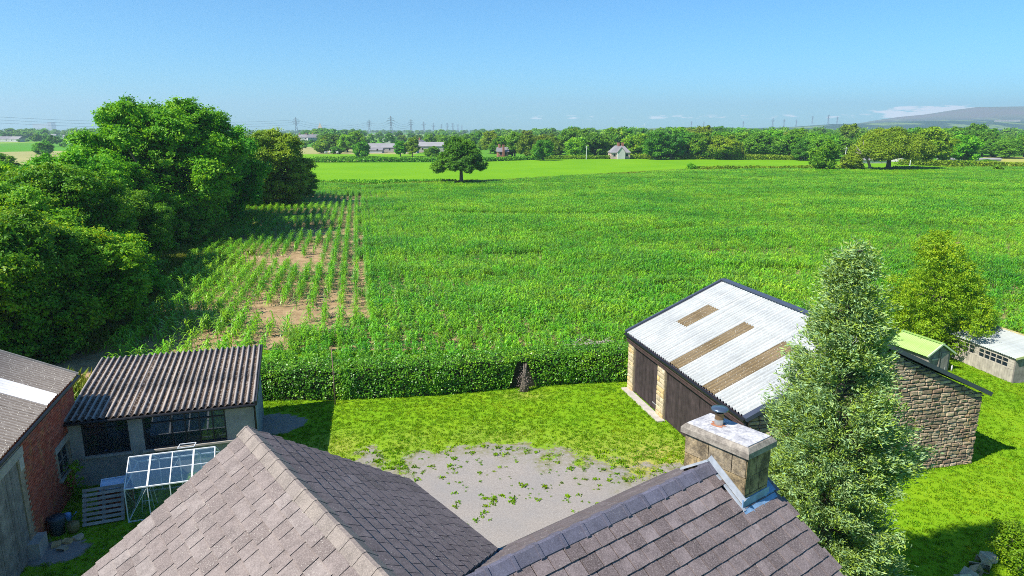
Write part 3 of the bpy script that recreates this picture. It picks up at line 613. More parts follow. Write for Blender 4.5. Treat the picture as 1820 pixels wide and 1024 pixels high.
# chimney: ashlar blocks round a core
CX0, CX1, CY0, CY1 = 2.63, 3.18, -.57, .43
ch = MB().box(CX0+.02, CY0+.02, 5.6, CX1-.02, CY1-.02, 6.80).build('chimney', M['mortar'], house)
z = 5.66; row = 0
hts = [.27, .29, .26, .30]
while z < 6.78 and row < 4:
    h = hts[row]
    for (p0, p1, ax) in ((CY0, CY1, 'W'), (CY0, CY1, 'E'), (CX0, CX1, 'S'), (CX0, CX1, 'N')):
        cuts = [p0]+sorted(p0+(p1-p0)*f for f in ([.42, .78] if (row+(ax in 'WE')) % 2 else [.22, .6]) if ax in 'WE' or f < .7)+[p1]
        for a, b in zip(cuts, cuts[1:]):
            mb = MB(); g = .006; j = rnd.uniform(0, .008)
            if ax == 'W': mb.box(CX0-j, a+g, z+g, CX0+.05, b-g, z+h-g)
            elif ax == 'E': mb.box(CX1-.05, a+g, z+g, CX1+j, b-g, z+h-g)
            elif ax == 'S': mb.box(a+g, CY0-j, z+g, b-g, CY0+.05, z+h-g)
            else: mb.box(a+g, CY1-.05, z+g, b-g, CY1+j, z+h-g)
            mb.build('stone_block', M['ashlar'], ch)
    z += h; row += 1
mb = MB(); e = .055
lo = [(CX0-e, CY0-e), (CX1+e, CY0-e), (CX1+e, CY1+e), (CX0-e, CY1+e)]; e = .01; hi = [(CX0-e, CY0-e), (CX1+e, CY0-e), (CX1+e, CY1+e), (CX0-e, CY1+e)]
mb.add([(x, y, 6.79) for x, y in lo]+[(x, y, 6.87) for x, y in lo]+[(x, y, 6.925) for x, y in hi], [(3,2,1,0)]+[(i, (i+1) % 4, (i+1) % 4+4, i+4) for i in range(4)]+[(i+4, (i+1) % 4+4, (i+1) % 4+8, i+8) for i in range(4)]+[(8,9,10,11)])
t = NT('weathered_cap'); p = t.pos(); t.surf(t.mix(t.rng(t.noise(p, 9, 6, .75), .38, .62), (.15, .13, .11), (.33, .29, .24)), .95, t.bump(t.noise(p, 30, 4), .5, .01)); mb.build('cap', t.m, ch)
t = NT('lichen_slab'); p = t.pos(); c = t.mix(t.rng(t.noise(p, 7, 7, .8), .38, .62), (.24, .24, .27), (.62, .60, .58)); t.surf(c, .9, t.bump(t.noise(p, 40, 4), .4, .008))
MB().box(CX0+.01, CY0+.01, 6.926, CX1-.01, CY1-.01, 6.94).build('cap_slab', t.m, ch)
fx, fy = (CX0+CX1)/2+.02, -.02+.12
mb = MB()
import random as _r; rr_ = _r.Random(3)
ring = [(fx+cos(a/14*2*pi)*(.085+rr_.uniform(-.02, .035)), fy+sin(a/14*2*pi)*(.10+rr_.uniform(-.03, .05)), 6.944) for a in range(14)]
mb.add(ring, [tuple(range(14))]); mb.build('sealant', M['rust'], ch)
MB().tube([(fx, fy, 6.93), (fx, fy, 7.03)], .062, 16).build('flue_pipe', M['flue'], ch)
MB().tube([(fx, fy, 7.03), (fx, fy, 7.035), (fx, fy, 7.10), (fx, fy, 7.12)], [.067, .057, .057, .06], 16).build('flue_pipe', simple('brown_flue', (.20, .13, .07), .2, rough=.4, metal=.5), ch)
MB().tube([(fx, fy, 7.12), (fx, fy, 7.15), (fx, fy, 7.165), (fx, fy, 7.19), (fx, fy, 7.20)], [.045, .045, .125, .115, .02], 20).build('cowl', M['cowl'], ch, True)
# lead flashings round the stack
def zmn(y, up=0): return ZR-abs(y)*T36+up
mb = MB()
mb.bar((CX0-.03, 0.02, ZR+.05), (CX0-.03, CY0-.05, zmn(CY0-.05, .05)), .05, .015)
mb.bar((CX0-.012, 0, ZR+.13), (CX0-.012, CY0-.02, zmn(CY0, .13)), .015, .10)
mb.bar((CX0-.03, 0, ZR+.09), (CX0-.03, CY1+.02, ZR-.22), .06, .03)
mb.build('flashing', simple('pale_lead', (.32, .35, .39), .2, 8, .5), ch)
mb = MB(); mb.bar((CX0-.03, CY0-.008, zmn(CY0)+.07), (CX1+.03, CY0-.008, zmn(CY0)+.07), .02, .17)
mb.add([(CX0-.05, CY0-.01, zmn(CY0)+.05), (CX1+.16, CY0-.01, zmn(CY0)+.05), (CX1+.16, CY0-.10, zmn(CY0-.10)+.035), (CX0-.05, CY0-.10, zmn(CY0-.10)+.035)], [(3,2,1,0)]); mb.build('flashing', M['lead'], ch)
mb = MB(); mb.bar((CX1+.09, CY0-.02, zmn(CY0)+.05), (CX1+.09, 0, ZR+.05), .2, .02); mb.build('flashing', M['lead'], ch)

# ------------------------------------------------------------------ corrugated sheets
def corr(name, mat, parent, run, across, u0, u1, v0, v1, zf, pitch, amp, th=.008, sub=8, **k):
    """u runs along the corrugations (axis run), v across them; zf(u) height"""
    n = max(2, int(round((v1-v0)/pitch*sub))); vs = np.linspace(v0, v1, n+1); us = [u0, (u0+u1)/2, u1]; V = []; Qd = []
    for layer in (0, -th):
        for u in us:
            for v in vs:
                z = zf(u)+amp*cos(2*pi*v/pitch)+layer; V.append((u, v, z) if run == 'x' else (v, u, z))
    m = n+1; L_ = 3*m
    for r_ in range(2):
        for i in range(n):
            a = r_*m+i; q = (a, a+1, a+m+1, a+m); Qd.append(q[::-1] if run == 'x' else q); Qd.append(tuple(w+L_ for w in (q if run == 'x' else q[::-1])))
    for r_ in (0, 2):
        for i in range(n): a = r_*m+i; Qd.append((a, a+1, a+1+L_, a+L_))
    for r_ in range(2):
        for e_ in (0, n): a = r_*m+e_; Qd.append((a, a+m, a+m+L_, a+L_))
    return link(name, mesh_np(name, V, Qd, mat, True), parent, **k)

# ------------------------------------------------------------------ stone barn with the white roof
BR = atan2(.230, .973)
barn = empty('stone_barn', (5.10, 28.01, 0), BR, label='stone garage with white corrugated roof, brown doors and three brown rooflights', cat='barn')
BW, BL, EZ, RZ = 8.62, 9.0, 2.56, 4.60
zl = lambda x: EZ+(x+.13)*(RZ-EZ)/4.44
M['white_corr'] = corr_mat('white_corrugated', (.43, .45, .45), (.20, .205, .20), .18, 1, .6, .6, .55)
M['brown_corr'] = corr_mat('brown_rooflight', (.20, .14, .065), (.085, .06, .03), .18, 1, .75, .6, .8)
left_slope = MB().prism([(-.1, EZ-.12), (4.31, RZ-.1), (4.31, RZ-.14), (-.1, EZ-.16)], -BL, .15, 'y').build('roof_left', M['metal_dark'], barn)
right_slope = MB().prism([(BW+.1, EZ-.12), (4.31, RZ-.1), (4.31, RZ-.14), (BW+.1, EZ-.16)], -BL, .15, 'y').build('roof_right', M['metal_dark'], barn)
cols = [.14, -1.14, -2.02, -2.95, -3.85, -4.62, -5.5, -6.35, -7.20, -8.1, -9.0]
for i, (a, b) in enumerate(zip(cols, cols[1:])):
    low = M['brown_corr'] if i in (4, 7) else M['white_corr']
    if i == 1:
        corr('roof_sheet', M['white_corr'], left_slope, 'x', 'y', -.13, 1.47, b, a, zl, .18, .030)
        s_ = corr('rooflight', M['brown_corr'], left_slope, 'x', 'y', 1.47, 2.93, b, a, lambda x: zl(x)+.004, .18, .030, label='brown mossy rooflight sheet, the shortest of the three')
    elif i in (4, 7):
        corr('rooflight', low, left_slope, 'x', 'y', -.12, 2.93, b, a, lambda x: zl(x)+.002, .18, .030, label='long brown mossy rooflight sheet down to the eave')
    else: corr('roof_sheet', low, left_slope, 'x', 'y', -.13, 2.93, b, a, lambda x: zl(x)+.0015*(i % 2), .18, .030)
    corr('roof_sheet', M['white_corr'], left_slope, 'x', 'y', 2.86, 4.34, b, a, lambda x: zl(x)+.010+.0015*(i % 2), .18, .030)
    corr('roof_sheet', M['white_corr'], right_slope, 'x', 'y', 4.28, 8.76, b, a, lambda x: zl(8.62-x), .18, .030)
mb = MB(); mb.bar((4.31, .22, RZ+.055), (4.31, -BL-.1, RZ+.055), .30, .04); mb.build('ridge_capping', M['metal_dark'], barn)
mb = MB(); mb.bar((-.17, .2, EZ), (4.31, .2, RZ+.03), .12, .14); mb.bar((8.79, .2, EZ), (4.31, .2, RZ+.03), .12, .14); mb.build('verge_trim', M['metal_dark'], barn)
mb = MB(); mb.bar((-.2, -BL-.09, EZ-.02), (4.31, -BL-.09, RZ+.02), .22, .13); mb.build('verge_trim', M['metal_dark'], barn)
mb = MB(); mb.bar((8.82, -BL-.09, EZ-.02), (4.31, -BL-.09, RZ+.02), .22, .13); mb.build('verge_trim', M['metal_dark'], barn)
mb = MB(); mb.tube([(-.20, .2, EZ-.08), (-.20, -BL-.1, EZ-.08)], .055); mb.build('gutter', M['black_gutter'], barn)
mb = MB(); mb.tube([(-.16, -BL-.02, EZ-.1), (-.16, -BL-.08, 2.3), (.06, -BL-.12, 2.15), (.06, -BL-.12, 0)], .04); mb.build('downpipe', M['black_gutter'], barn)
MB().box(-.09, -BL+.02, 2.12, -.01, .2, 2.46).build('fascia', M['brown_paint'], barn)
MB().box(-.13, -BL+.02, 2.26, -.092, .2, 2.44).build('fascia', simple('worn_brown_fascia', (.075, .045, .043), .3, 6, .6), barn)
# walls behind stones
mb = MB(); mb.box(0, -BL+.01, 0, .3, -8.5, 2.42); mb.box(.02, -.35, 0, .3, .2, 2.42); mb.box(.02, -3.33, 0, .3, -2.70, 2.42)
mb.build('door_wall', M['mortar'], barn)
MB().prism([(.02, 0), (BW, 0), (BW, EZ-.1), (4.31, RZ-.18), (.02, EZ-.1)], -BL+.25, -BL+.03, 'y').build('gable_wall', M['mortar'], barn)
g_w = [o for o in C.objects if o.name == 'gable_wall'][0]
MB().prism([(.02, 0), (BW, 0), (BW, EZ-.1), (4.31, RZ-.18), (.02, EZ-.1)], 0.1, .2, 'y').build('back_wall', M['stone'], barn)
MB().box(BW-.28, -BL+.26, 0, BW, .09, EZ-.12).build('side_wall', M['stone'], barn)
def stone_proto(seed, mat, nm='stone'):
    r = random.Random(seed); mb = MB(); j = lambda s: r.uniform(-s, s)
    f = [(-.5, -.5), (0+j(.2), -.5+j(.05)), (.5, -.5), (.5+j(.02), j(.2)), (.5, .5), (j(.2), .5+j(.05)), (-.5, .5), (-.5+j(.02), j(.2))]
    back = [(x, .5, z) for x, z in f]; rim = [(x*.97+j(.015), -.25, z*.94+j(.03)) for x, z in f]; fr = [(x*.78+j(.05), -.5+j(.12), z*.66+j(.06)) for x, z in f]
    vs = back+rim+fr+[(j(.1), -.55+j(.1), j(.1))]; fs = []
    for k in range(8):
        a, b = k, (k+1) % 8; fs += [(a, b, b+8, a+8), (a+8, b+8, b+16, a+16), (a+16, b+16, 24)]
    return mb.add(vs, fs).mesh(nm, mat)
sp = [stone_proto(i, M['stone']) for i in range(8)]
st = []; z = .0
while z < 4.4:
    h = rnd.uniform(.10, .175); x = .0
    while x < BW:
        w = rnd.uniform(.13, .42); w = min(w, BW-x+.001); top = EZ-.12+min(x+w/2, BW-x-w/2)*(RZ-EZ)/4.44
        if w > .07 and z+h < top+.06:
            if rnd.random() < .14 and h > .13: st += [(x, z, w, h*.5), (x, z+h*.5, w, h*.5)]
            else: st.append((x, z+rnd.uniform(-.006, .006), w, h))
        x += w
    z += h
st.sort(key=lambda q: -(q[0] > 5.0)*10-q[0] if q[0] > 1.3 or q[1] < 1 else -9.5)
joined = MB()
for i, (x, z, w, h) in enumerate(st):
    g = .014; me = sp[i % 8]
    if i < 300:
        o = link('stone', me, g_w); o.location = (x+w/2, -BL+.0+rnd.uniform(-.008, .012), z+h/2); o.scale = (w-g, .10, h-g)
    else: joined.add([((x+w/2)+v.co.x*(w-g), -BL+v.co.y*.1, z+h/2+v.co.z*(h-g)) for v in me.vertices], [tuple(p.vertices) for p in me.polygons])
joined.build('rubble_stones', M['stone'], g_w, kind='stuff')
qp = [stone_proto(40+i, M['quoin']) for i in range(4)]; dw = [o for o in C.objects if o.name == 'door_wall'][0]
for (y0, y1) in ((-.35, .2), (-3.33, -2.70), (-BL+.01, -8.5)):
    z = 0; k = 0
    while z < 2.08:
        h = rnd.uniform(.15, .24); h = min(h, 2.11-z); f = rnd.choice([.35, .5, .65, 1.0])
        for (a, b) in (((y0, y0+(y1-y0)*f), (y0+(y1-y0)*f, y1)) if f < 1 else ((y0, y1),)):
            o = link('quoin_stone', qp[k % 4], dw); o.rotation_euler = (0, 0, -pi/2); o.location = (.0, (a+b)/2, z+h/2); o.scale = (abs(b-a)-.012, .06, h-.012); k += 1
        z += h
def plank_door(y0, y1, z0, z1):
    d = MB().box(.12, y0+.01, z0, .16, y1-.01, z1).build('door', M['brown_plank'], barn); n_ = int(round((y1-y0)/.13)); w = (y1-y0-.02)/n_
    for i in range(n_):
        link('plank', MB().box(.085+rnd.uniform(0, .008), y0+.01+i*w+.003, z0+.01, .12, y0+.01+(i+1)*w-.003, z1-.005).mesh('plank', M['brown_plank']), d)
    mb = MB(); mb.box(.07, y0+.05, z0+.25, .084, y0+.5, z0+.29); mb.build('strap_hinge', simple('grey_hinge', (.25, .25, .25), .2), d)
plank_door(-2.70, -.35, .03, 2.12); plank_door(-5.9, -3.33, .03, 2.12); plank_door(-8.5, -5.9, .03, 2.12)
MB().box(-.30, -3.5, -.02, .02, .15, .05).build('threshold', M['cement'], barn)

# ------------------------------------------------------------------ corrugated workshop shed and brick barn (left)
LR = atan2(.29, .957); B0 = (-13.74, 19.58, 0)
shed = empty('workshop_shed', B0, LR, label='rendered workshop with mossy corrugated roof and two black-framed windows', cat='shed')
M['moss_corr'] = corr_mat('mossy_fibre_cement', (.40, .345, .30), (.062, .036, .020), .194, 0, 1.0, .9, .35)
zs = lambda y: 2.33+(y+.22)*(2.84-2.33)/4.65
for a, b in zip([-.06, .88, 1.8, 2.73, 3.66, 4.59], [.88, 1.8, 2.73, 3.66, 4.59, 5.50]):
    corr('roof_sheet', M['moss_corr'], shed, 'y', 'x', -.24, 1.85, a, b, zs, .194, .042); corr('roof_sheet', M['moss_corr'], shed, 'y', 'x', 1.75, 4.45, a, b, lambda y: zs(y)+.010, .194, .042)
mb = MB(); mb.box(-.0, 0, 0, .37, .16, 2.22); mb.box(1.66, 0, 0, 2.08, .16, 2.22); mb.box(4.52, 0, 0, 5.38, .16, 2.22); mb.box(.37, .0, 0, 1.66, .16, 1.04); mb.box(2.08, .0, 0, 4.52, .16, 1.0)
mb.build('front_wall', M['concrete'], shed)
M['shade_blue_render'] = simple('shade_toned_render', (.20, .24, .26), .2, 2)  # bluish dark colour holds the shade of the sunless side wall
mb = MB(); mb.prism([(.16, 0), (4.3, 0), (4.3, 2.72), (.16, 2.25)], 5.22, 5.38, 'x'); mb.prism([(.16, 0), (4.3, 0), (4.3, 2.72), (.16, 2.25)], 0, .1, 'x'); mb.box(.1, 4.2, 0, 5.22, 4.3, 2.7); mb.build('side_and_back_walls', M['shade_blue_render'], shed)
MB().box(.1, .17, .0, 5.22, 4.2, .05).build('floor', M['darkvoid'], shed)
MB().box(-.05, -.19, 2.20, 5.48, -.16, 2.29).build('fascia', M['black_gutter'], shed)
mb = MB(); mb.tube([(-.05, -.26, 2.24), (5.5, -.26, 2.24)], .05); mb.build('gutter', M['black_gutter'], shed)
mb = MB(); mb.tube([(5.44, -.24, 2.2), (5.44, -.05, 2.05), (5.44, -.05, 0)], .035); mb.build('downpipe', M['black_gutter'], shed)
mb = MB(); mb.bar((5.52, -.24, 2.29), (5.52, 4.45, 2.80), .05, .16); mb.build('verge', M['window_black'], shed)
MB().box(2.0, -.10, .96, 4.75, .02, 1.02).build('window_sill', M['cement'], shed)
MB().box(.30, -.07, .96, 1.72, .02, 1.035).build('window_sill', M['concrete'], shed)
def window(x0, x1, z0, z1, mull, tran, parent=shed):
    fr = MB(); w = .045
    for a in (x0+w/2, x1-w/2): fr.bar((a, .03, z0), (a, .03, z1), w, .07, (0, 1, 0))
    for z_ in (z0+w/2, z1-w/2): fr.bar((x0, .03, z_), (x1, .03, z_), w, .07, (0, 1, 0))
    f = fr.build('window', M['window_black'], parent)
    for a in mull: MB().bar((a, .03, z0), (a, .03, z1), .035, .05, (0, 1, 0)).build('mullion', M['window_black'], f)
    MB().bar((x0, .03, tran), (x1, .03, tran), .035, .05, (0, 1, 0)).build('transom', M['window_black'], f)
    xs = [x0]+list(mull)+[x1]
    for a, b in zip(xs, xs[1:]):
        for c_, d_ in ((z0, tran), (tran, z1)): MB().box(a+.02, .045, c_+.02, b-.02, .05, d_-.02).build('pane', M['glass_dark'], f)
window(.37, 1.66, 1.05, 2.20, (1.02,), 1.90); window(2.08, 4.52, 1.02, 2.20, (2.9, 3.3, 3.72, 4.12), 1.88)
# clutter inside the workshop seen through the panes
mb = MB()
for a in (3.55, 3.82, 4.25): mb.bar((a, .6, .3), (a+.02, .7, 2.0), .03, .03)
mb.bar((3.3, .65, 1.3), (4.4, .65, 1.3), .03, .03); mb.build('white_rack', M['white_metal'], None, label='pale metal rack standing behind the wide workshop window', cat='rack').matrix_world = Matrix.Translation(B0)@Matrix.Rotation(LR, 4, 'Z')

brick_barn = empty('brick_barn', B0, LR, label='red brick barn at the left edge with a plank door and white rooflight', cat='barn')
bw_ = MB(); 
for (y0, y1, z0, z1) in ((-9, -6.3, 0, 3.4), (-6.3, -3.67, 2.75, 3.4), (-3.67, -1.05, 0, 3.4), (-1.05, -.12, 0, .86), (-1.05, -.12, 1.70, 3.4), (-.12, .98, 0, 3.4)): bw_.box(-.3, y0, z0, -.012, y1, z1)
wall = bw_.build('long_wall', M['mortar'], brick_barn)
MB().prism([(-.3, 0), (-8, 0), (-8, 3.3), (-4.15, 5.28), (-.3, 3.38)], .70, .96, 'y').build('gable_wall', M['redbrick_far'], brick_barn)
jb = MB(); z = .0; k = 0
while z < 3.36:
    y = -7.2-(k % 2)*.1125
    while y < .97:
        a, b = y+.005, min(y+.22, .975); c_, d_ = z+.005, z+.070
        if not (a < -3.42 and b > -6.5 and d_ > 0 and c_ < 3.02 and a > -6.6) and not (b > -1.12 and a < -.05 and d_ > .80 and c_ < 1.88):
            q = rnd.uniform(0, .006); jb.add([(q, a, c_), (q, b, c_), (q, b, d_), (q, a, d_), (-.02, a, c_), (-.02, b, c_), (-.02, b, d_), (-.02, a, d_)], [(0,1,2,3), (0,4,5,1), (1,5,6,2), (2,6,7,3), (3,7,4,0)])
        y += .23
    z += .0765; k += 1
jb.build('brick_courses', M['brick'], wall, kind='stuff')
mb = MB(); mb.box(-.05, -6.6, 2.76, .012, -3.30, 3.01); mb.build('door_lintel', M['concrete'], brick_barn)
mb = MB(); mb.box(-.05, -1.22, 1.70, .012, .05, 1.90); mb.build('window_lintel', M['concrete'], brick_barn); MB().box(-.05, -1.18, .78, .05, -.02, .86).build('window_sill', M['concrete'], brick_barn)
MB().box(-.05, -3.62, 2.4, .010, -3.36, 2.75).build('padstone', M['cement'], brick_barn); MB().box(-.05, -3.9, 0, .22, -3.3, .45).build('corner_stone', M['concrete'], brick_barn)
f = MB(); f.bar((-.06, -1.03, .88), (-.06, -1.03, 1.69), .05); f.bar((-.06, -.14, .88), (-.06, -.14, 1.69), .05); f.bar((-.06, -1.05, .9), (-.06, -.12, .9), .05); f.bar((-.06, -1.05, 1.67), (-.06, -.12, 1.67), .05); f.bar((-.06, -.6, .88), (-.06, -.6, 1.69), .035); f.bar((-.06, -1.03, 1.3), (-.06, -.14, 1.3), .03)
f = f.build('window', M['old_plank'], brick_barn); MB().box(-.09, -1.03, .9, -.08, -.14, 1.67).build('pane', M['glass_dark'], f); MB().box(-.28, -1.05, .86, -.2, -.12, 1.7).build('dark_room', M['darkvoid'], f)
door = MB().box(-.10, -6.3, 0, -.07, -3.68, 2.72).build('door', M['old_plank'], brick_barn)
for i in range(17): a = -6.28+i*.153; MB().box(-.07, a+.004, .03, -.045+rnd.uniform(0, .008), a+.149, 2.70).build('plank', M['old_plank'], door)
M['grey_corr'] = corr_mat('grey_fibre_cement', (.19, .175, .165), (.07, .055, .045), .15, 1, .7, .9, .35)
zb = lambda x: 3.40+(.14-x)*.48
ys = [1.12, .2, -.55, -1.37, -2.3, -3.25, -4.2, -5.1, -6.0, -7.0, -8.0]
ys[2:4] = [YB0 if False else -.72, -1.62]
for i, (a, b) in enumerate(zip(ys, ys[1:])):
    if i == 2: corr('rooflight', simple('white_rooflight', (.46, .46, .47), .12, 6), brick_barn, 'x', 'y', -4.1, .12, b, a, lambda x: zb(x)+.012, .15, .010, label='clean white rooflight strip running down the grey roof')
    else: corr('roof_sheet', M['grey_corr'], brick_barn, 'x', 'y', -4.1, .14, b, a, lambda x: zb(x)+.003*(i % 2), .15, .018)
mb = MB(); mb.prism([(-4.1, 5.42), (-8.3, 3.4), (-8.3, 3.34), (-4.1, 5.36)], -8, 1.12, 'y'); mb.build('roof_far_slope', M['fibre_roof'], brick_barn)
mb = MB(); mb.tube([(.18, 1.1, 3.32), (.18, -8, 3.32)], .05); mb.build('gutter', M['black_gutter'], brick_barn)
mb = MB(); mb.bar((.16, 1.14, 3.38), (-4.1, 1.14, 5.42), .04, .1); mb.build('verge', M['concrete'], brick_barn)

# ------------------------------------------------------------------ greenhouse
gh = empty('greenhouse', P(229, 929), LR, label='white-framed glass greenhouse in front of the workshop windows', cat='greenhouse')
GL, GD, GE, GRz = 2.35, 1.75, 1.05, 1.62
def bar(a, b, w=.028, name='glazing_bar'): MB().bar(a, b, w).build(name, M['white_metal'], gh)
def pane(q): MB().add(q, [(0, 1, 2, 3)]).build('pane', M['glass'], gh)
for (y, z_) in ((0, 0.02), (GD, .02), (0, GE), (GD, GE), (GD/2, GRz)): bar((0, y, z_), (GL, y, z_), .035)
for i in range(5):
    x = GL*i/4; w = .05 if i in (1, 3) else .028
    bar((x, 0, 0), (x, 0, GE), .025); bar((x, GD, 0), (x, GD, GE), .025); bar((x, 0, GE), (x, GD/2, GRz), w); bar((x, GD, GE), (x, GD/2, GRz), w)
    if i in (0, 4): bar((x, 0, .02), (x, GD, .02)); bar((x, 0, GE), (x, GD, GE)); bar((x, GD/2, 0), (x, GD/2, GRz), .025)
    if i < 4:
        x1 = GL*(i+1)/4
        for u in (0, .5):
            ya, yb_, za, zb_ = GD/2*u, GD/2*(u+.5), GE+(GRz-GE)*u, GE+(GRz-GE)*(u+.5)
            pane([(x+.02, ya, za), (x1-.02, ya, za), (x1-.02, yb_, zb_), (x+.02, yb_, zb_)]); pane([(x1-.02, GD-ya, za), (x+.02, GD-ya, za), (x+.02, GD-yb_, zb_), (x1-.02, GD-yb_, zb_)])
        pane([(x+.02, 0, .05), (x1-.02, 0, .05), (x1-.02, 0, GE-.02), (x+.02, 0, GE-.02)]); pane([(x+.02, GD, .05), (x1-.02, GD, .05), (x1-.02, GD, GE-.02), (x+.02, GD, GE-.02)])
ym, zm = GD/4, (GE+GRz)/2; bar((0, ym, zm), (GL, ym, zm), .022)
for (a, b) in (((0, 0, .02), (GL/4, 0, GE)), ((GL*.75, GD, .02), (GL, GD, GE)), ((GL*.25, GD, .02), (GL*.5, GD, GE)), ((0, 0, GE), (0, GD/2, .1))): bar(a, b, .015, 'brace')
for x in (0, GL): pane([(x, .02, .05), (x, GD-.02, .05), (x, GD-.02, GE), (x, .02, GE)]); pane([(x, .02, GE), (x, GD-.02, GE), (x, GD/2, GRz), (x, GD/2, GRz-.001)])
MB().bar((1.3, GD*.56, GRz+.05), (1.75, GD*.56, GRz+.05), .022).bar((1.3, GD*.8, GRz-.01), (1.75, GD*.8, GRz-.01), .022).bar((1.3, GD*.56, GRz+.05), (1.3, GD*.8, GRz-.01), .022).bar((1.75, GD*.56, GRz+.05), (1.75, GD*.8, GRz-.01), .022).build('roof_vent', M['white_metal'], gh)
ghm = Matrix.Translation(P(229, 929))@Matrix.Rotation(LR, 4, 'Z')
def inside(name, mb, mat, x, y, label, cat, group=None, smooth=False):
    o = mb.build(name, mat, None, smooth, label=label, cat=cat, group=group); o.matrix_world = ghm@Matrix.Translation((x, y, 0)); return o
mb = MB()
for (a, b) in (((0, 0), (0, .6)), ((.35, 0), (.35, .6))):
    for y in (0, .4): mb.bar((a[0], y, 0), (a[0]+(.08 if a[0] == 0 else -.08), y*.8, .7), .02)
mb.bar((.08, 0, .7), (.27, 0, .7), .02); mb.bar((.08, .32, .7), (.27, .32, .7), .02); mb.bar((.03, 0, .35), (.32, 0, .35), .02); mb.bar((.08, 0, .7), (.08, .32, .7), .02); mb.bar((.27, 0, .7), (.27, .32, .7), .02)
inside('plant_stand', mb, M['white_metal'], .25, .5, 'white metal plant stand inside the left end of the greenhouse', 'stand')
for i, (x, y, r_, h) in enumerate(((1.0, .35, .09, .16), (1.55, 1.2, .12, .2), (.65, .28, .07, .13))):
    mb = MB(); mb.tube([(0, 0, 0), (0, 0, h), (0, 0, h+.015)], [r_*.75, r_, r_*1.08], 12)
    inside('plant_pot', mb, M['green_plastic'], x, y, ('green plastic pot by the front pane of the greenhouse', 'larger green pot near the back glass of the greenhouse', 'smallest green pot beside the white plant stand')[i], 'pot', 'green pots in the greenhouse')
def small_plant(seed, L, leaf, dens, mat): 
    V, Qd = crown(np.random.default_rng(seed), L, leaf, dens, .12, 12); return mesh_np('foliage', V, Qd, mat)
o = link('tomato_plant', small_plant(5, [(np.array([0, 0, .45]), .25), (np.array([.1, 0, .75]), .2)], .07, 6, M['hedge']), None, label='leafy green plant growing inside the greenhouse', cat='plant'); o.matrix_world = ghm@Matrix.Translation((1.95, 1.1, 0))
o = link('climbing_plant', small_plant(6, [(np.array([0, 0, .3]), .3), (np.array([-.05, .05, .8]), .3), (np.array([0, .05, 1.15]), .2)], .075, 7, M['oak']), None, label='dark ivy bush in the corner between brick wall and workshop', cat='shrub'); o.location = Vector(B0)+Vector((.55, -.8, 0))
o = link('climbing_plant', small_plant(7, [(np.array([0, 0, .2]), .25), (np.array([.15, 0, .1]), .2)], .075, 7, M['yellow']), None, label='small yellow-flowered plant at the right end of the greenhouse', cat='plant'); o.location = (-9.0, 20.4, .7)

# pallet, brick stack, tray, pots
PB0, PB1 = P(147, 938), P(222, 925); pl = empty('pallet', PB0, atan2(PB1.y-PB0.y, PB1.x-PB0.x), label='grey slatted timber pallet propped up beside the greenhouse', cat='pallet')
PW = (PB1-PB0).length; lean = Vector((0, .50, .84)); lean.normalize(); nl_ = Vector((0, -lean.z, lean.y))
for i in range(3): a = .05+(PW-.1)*i/2; p0 = Vector((a, .06, .02)); MB().bar(p0, p0+lean*1.0, .08, .08, nl_).build('stringer', M['pallet'], pl)
for i in range(8):
    p0 = Vector((0, .0, .05))+lean*(.02+.135*i)+nl_*-.0; MB().bar(p0, p0+Vector((PW, 0, 0)), .085 if False else .02, .085, lean).build('slat', M['pallet'], pl)
bs_ = empty('brick_stack', (PB0.x+.12, PB0.y+.62, 0), pl.rotation_euler.z, label='low stack of red bricks behind the leaning pallet', cat='brick stack')
bm_ = MB().box(0, 0, 0, .215, .1, .068).mesh('brick', M['brick'])
for lz in range(10):
    for a in range(4):
        for b_ in range(3): o = link('brick', bm_, bs_); o.location = (a*.23+rnd.uniform(0, .01), b_*.11, lz*.072+.0)
mb = MB(); mb.box(0, 0, 0, .62, .42, .02); mb.box(0, 0, .02, .62, .025, .07); mb.box(0, .395, .02, .62, .42, .07); mb.box(0, .026, .02, .025, .394, .07); mb.box(.595, .026, .02, .62, .394, .07)
mb.build('white_tray', simple('bluish_white_plastic', (.55, .66, .8), .06, rough=.4), None, label='bluish white plastic tray lying on the brick stack', cat='tray').matrix_world = Matrix.Translation((PB0.x+.2, PB0.y+.66, .74))@Matrix.Rotation(pl.rotation_euler.z, 4, 'Z')@Matrix.Rotation(radians(24), 4, 'X')
mb = MB(); mb.tube([(0, 0, 0), (0, 0, .15), (0, 0, .25), (0, 0, .30), (0, 0, .31), (0, 0, .20)], [.10, .155, .16, .15, .13, .12], 18); mb.build('plant_pot', M['terracotta'], None, True, label='round ochre glazed pot on the ground left of the pallet', cat='pot').location = P(132, 946)
mb = MB(); mb.tube([(0, 0, 0), (0, 0, .45), (0, 0, .5), (0, 0, .5)], [.17, .21, .23, .1], 16); mb.build('water_butt', simple('dark_grey_blue_plastic', (.05, .08, .10), .2, rough=.5), None, True, label='dark grey round bin against the brick wall', cat='bin').location = P(104, 948)
mb = MB(); mb.tube([(0, 0, 0), (0, 0, .22), (0, 0, .24), (0, 0, .24)], [.09, .085, .06, .03], 14); mb.tube([(.08, 0, .05), (.2, 0, .2), (.26, 0, .28)], [.015, .012, .02], 8); mb.tube([(-.08, 0, .05), (-.17, 0, .15), (-.06, 0, .24)], .01, 6); mb.build('watering_can', M['blueplastic'], None, True, label='pale blue watering can standing behind the ochre pot', cat='watering can').location = P(122, 925)
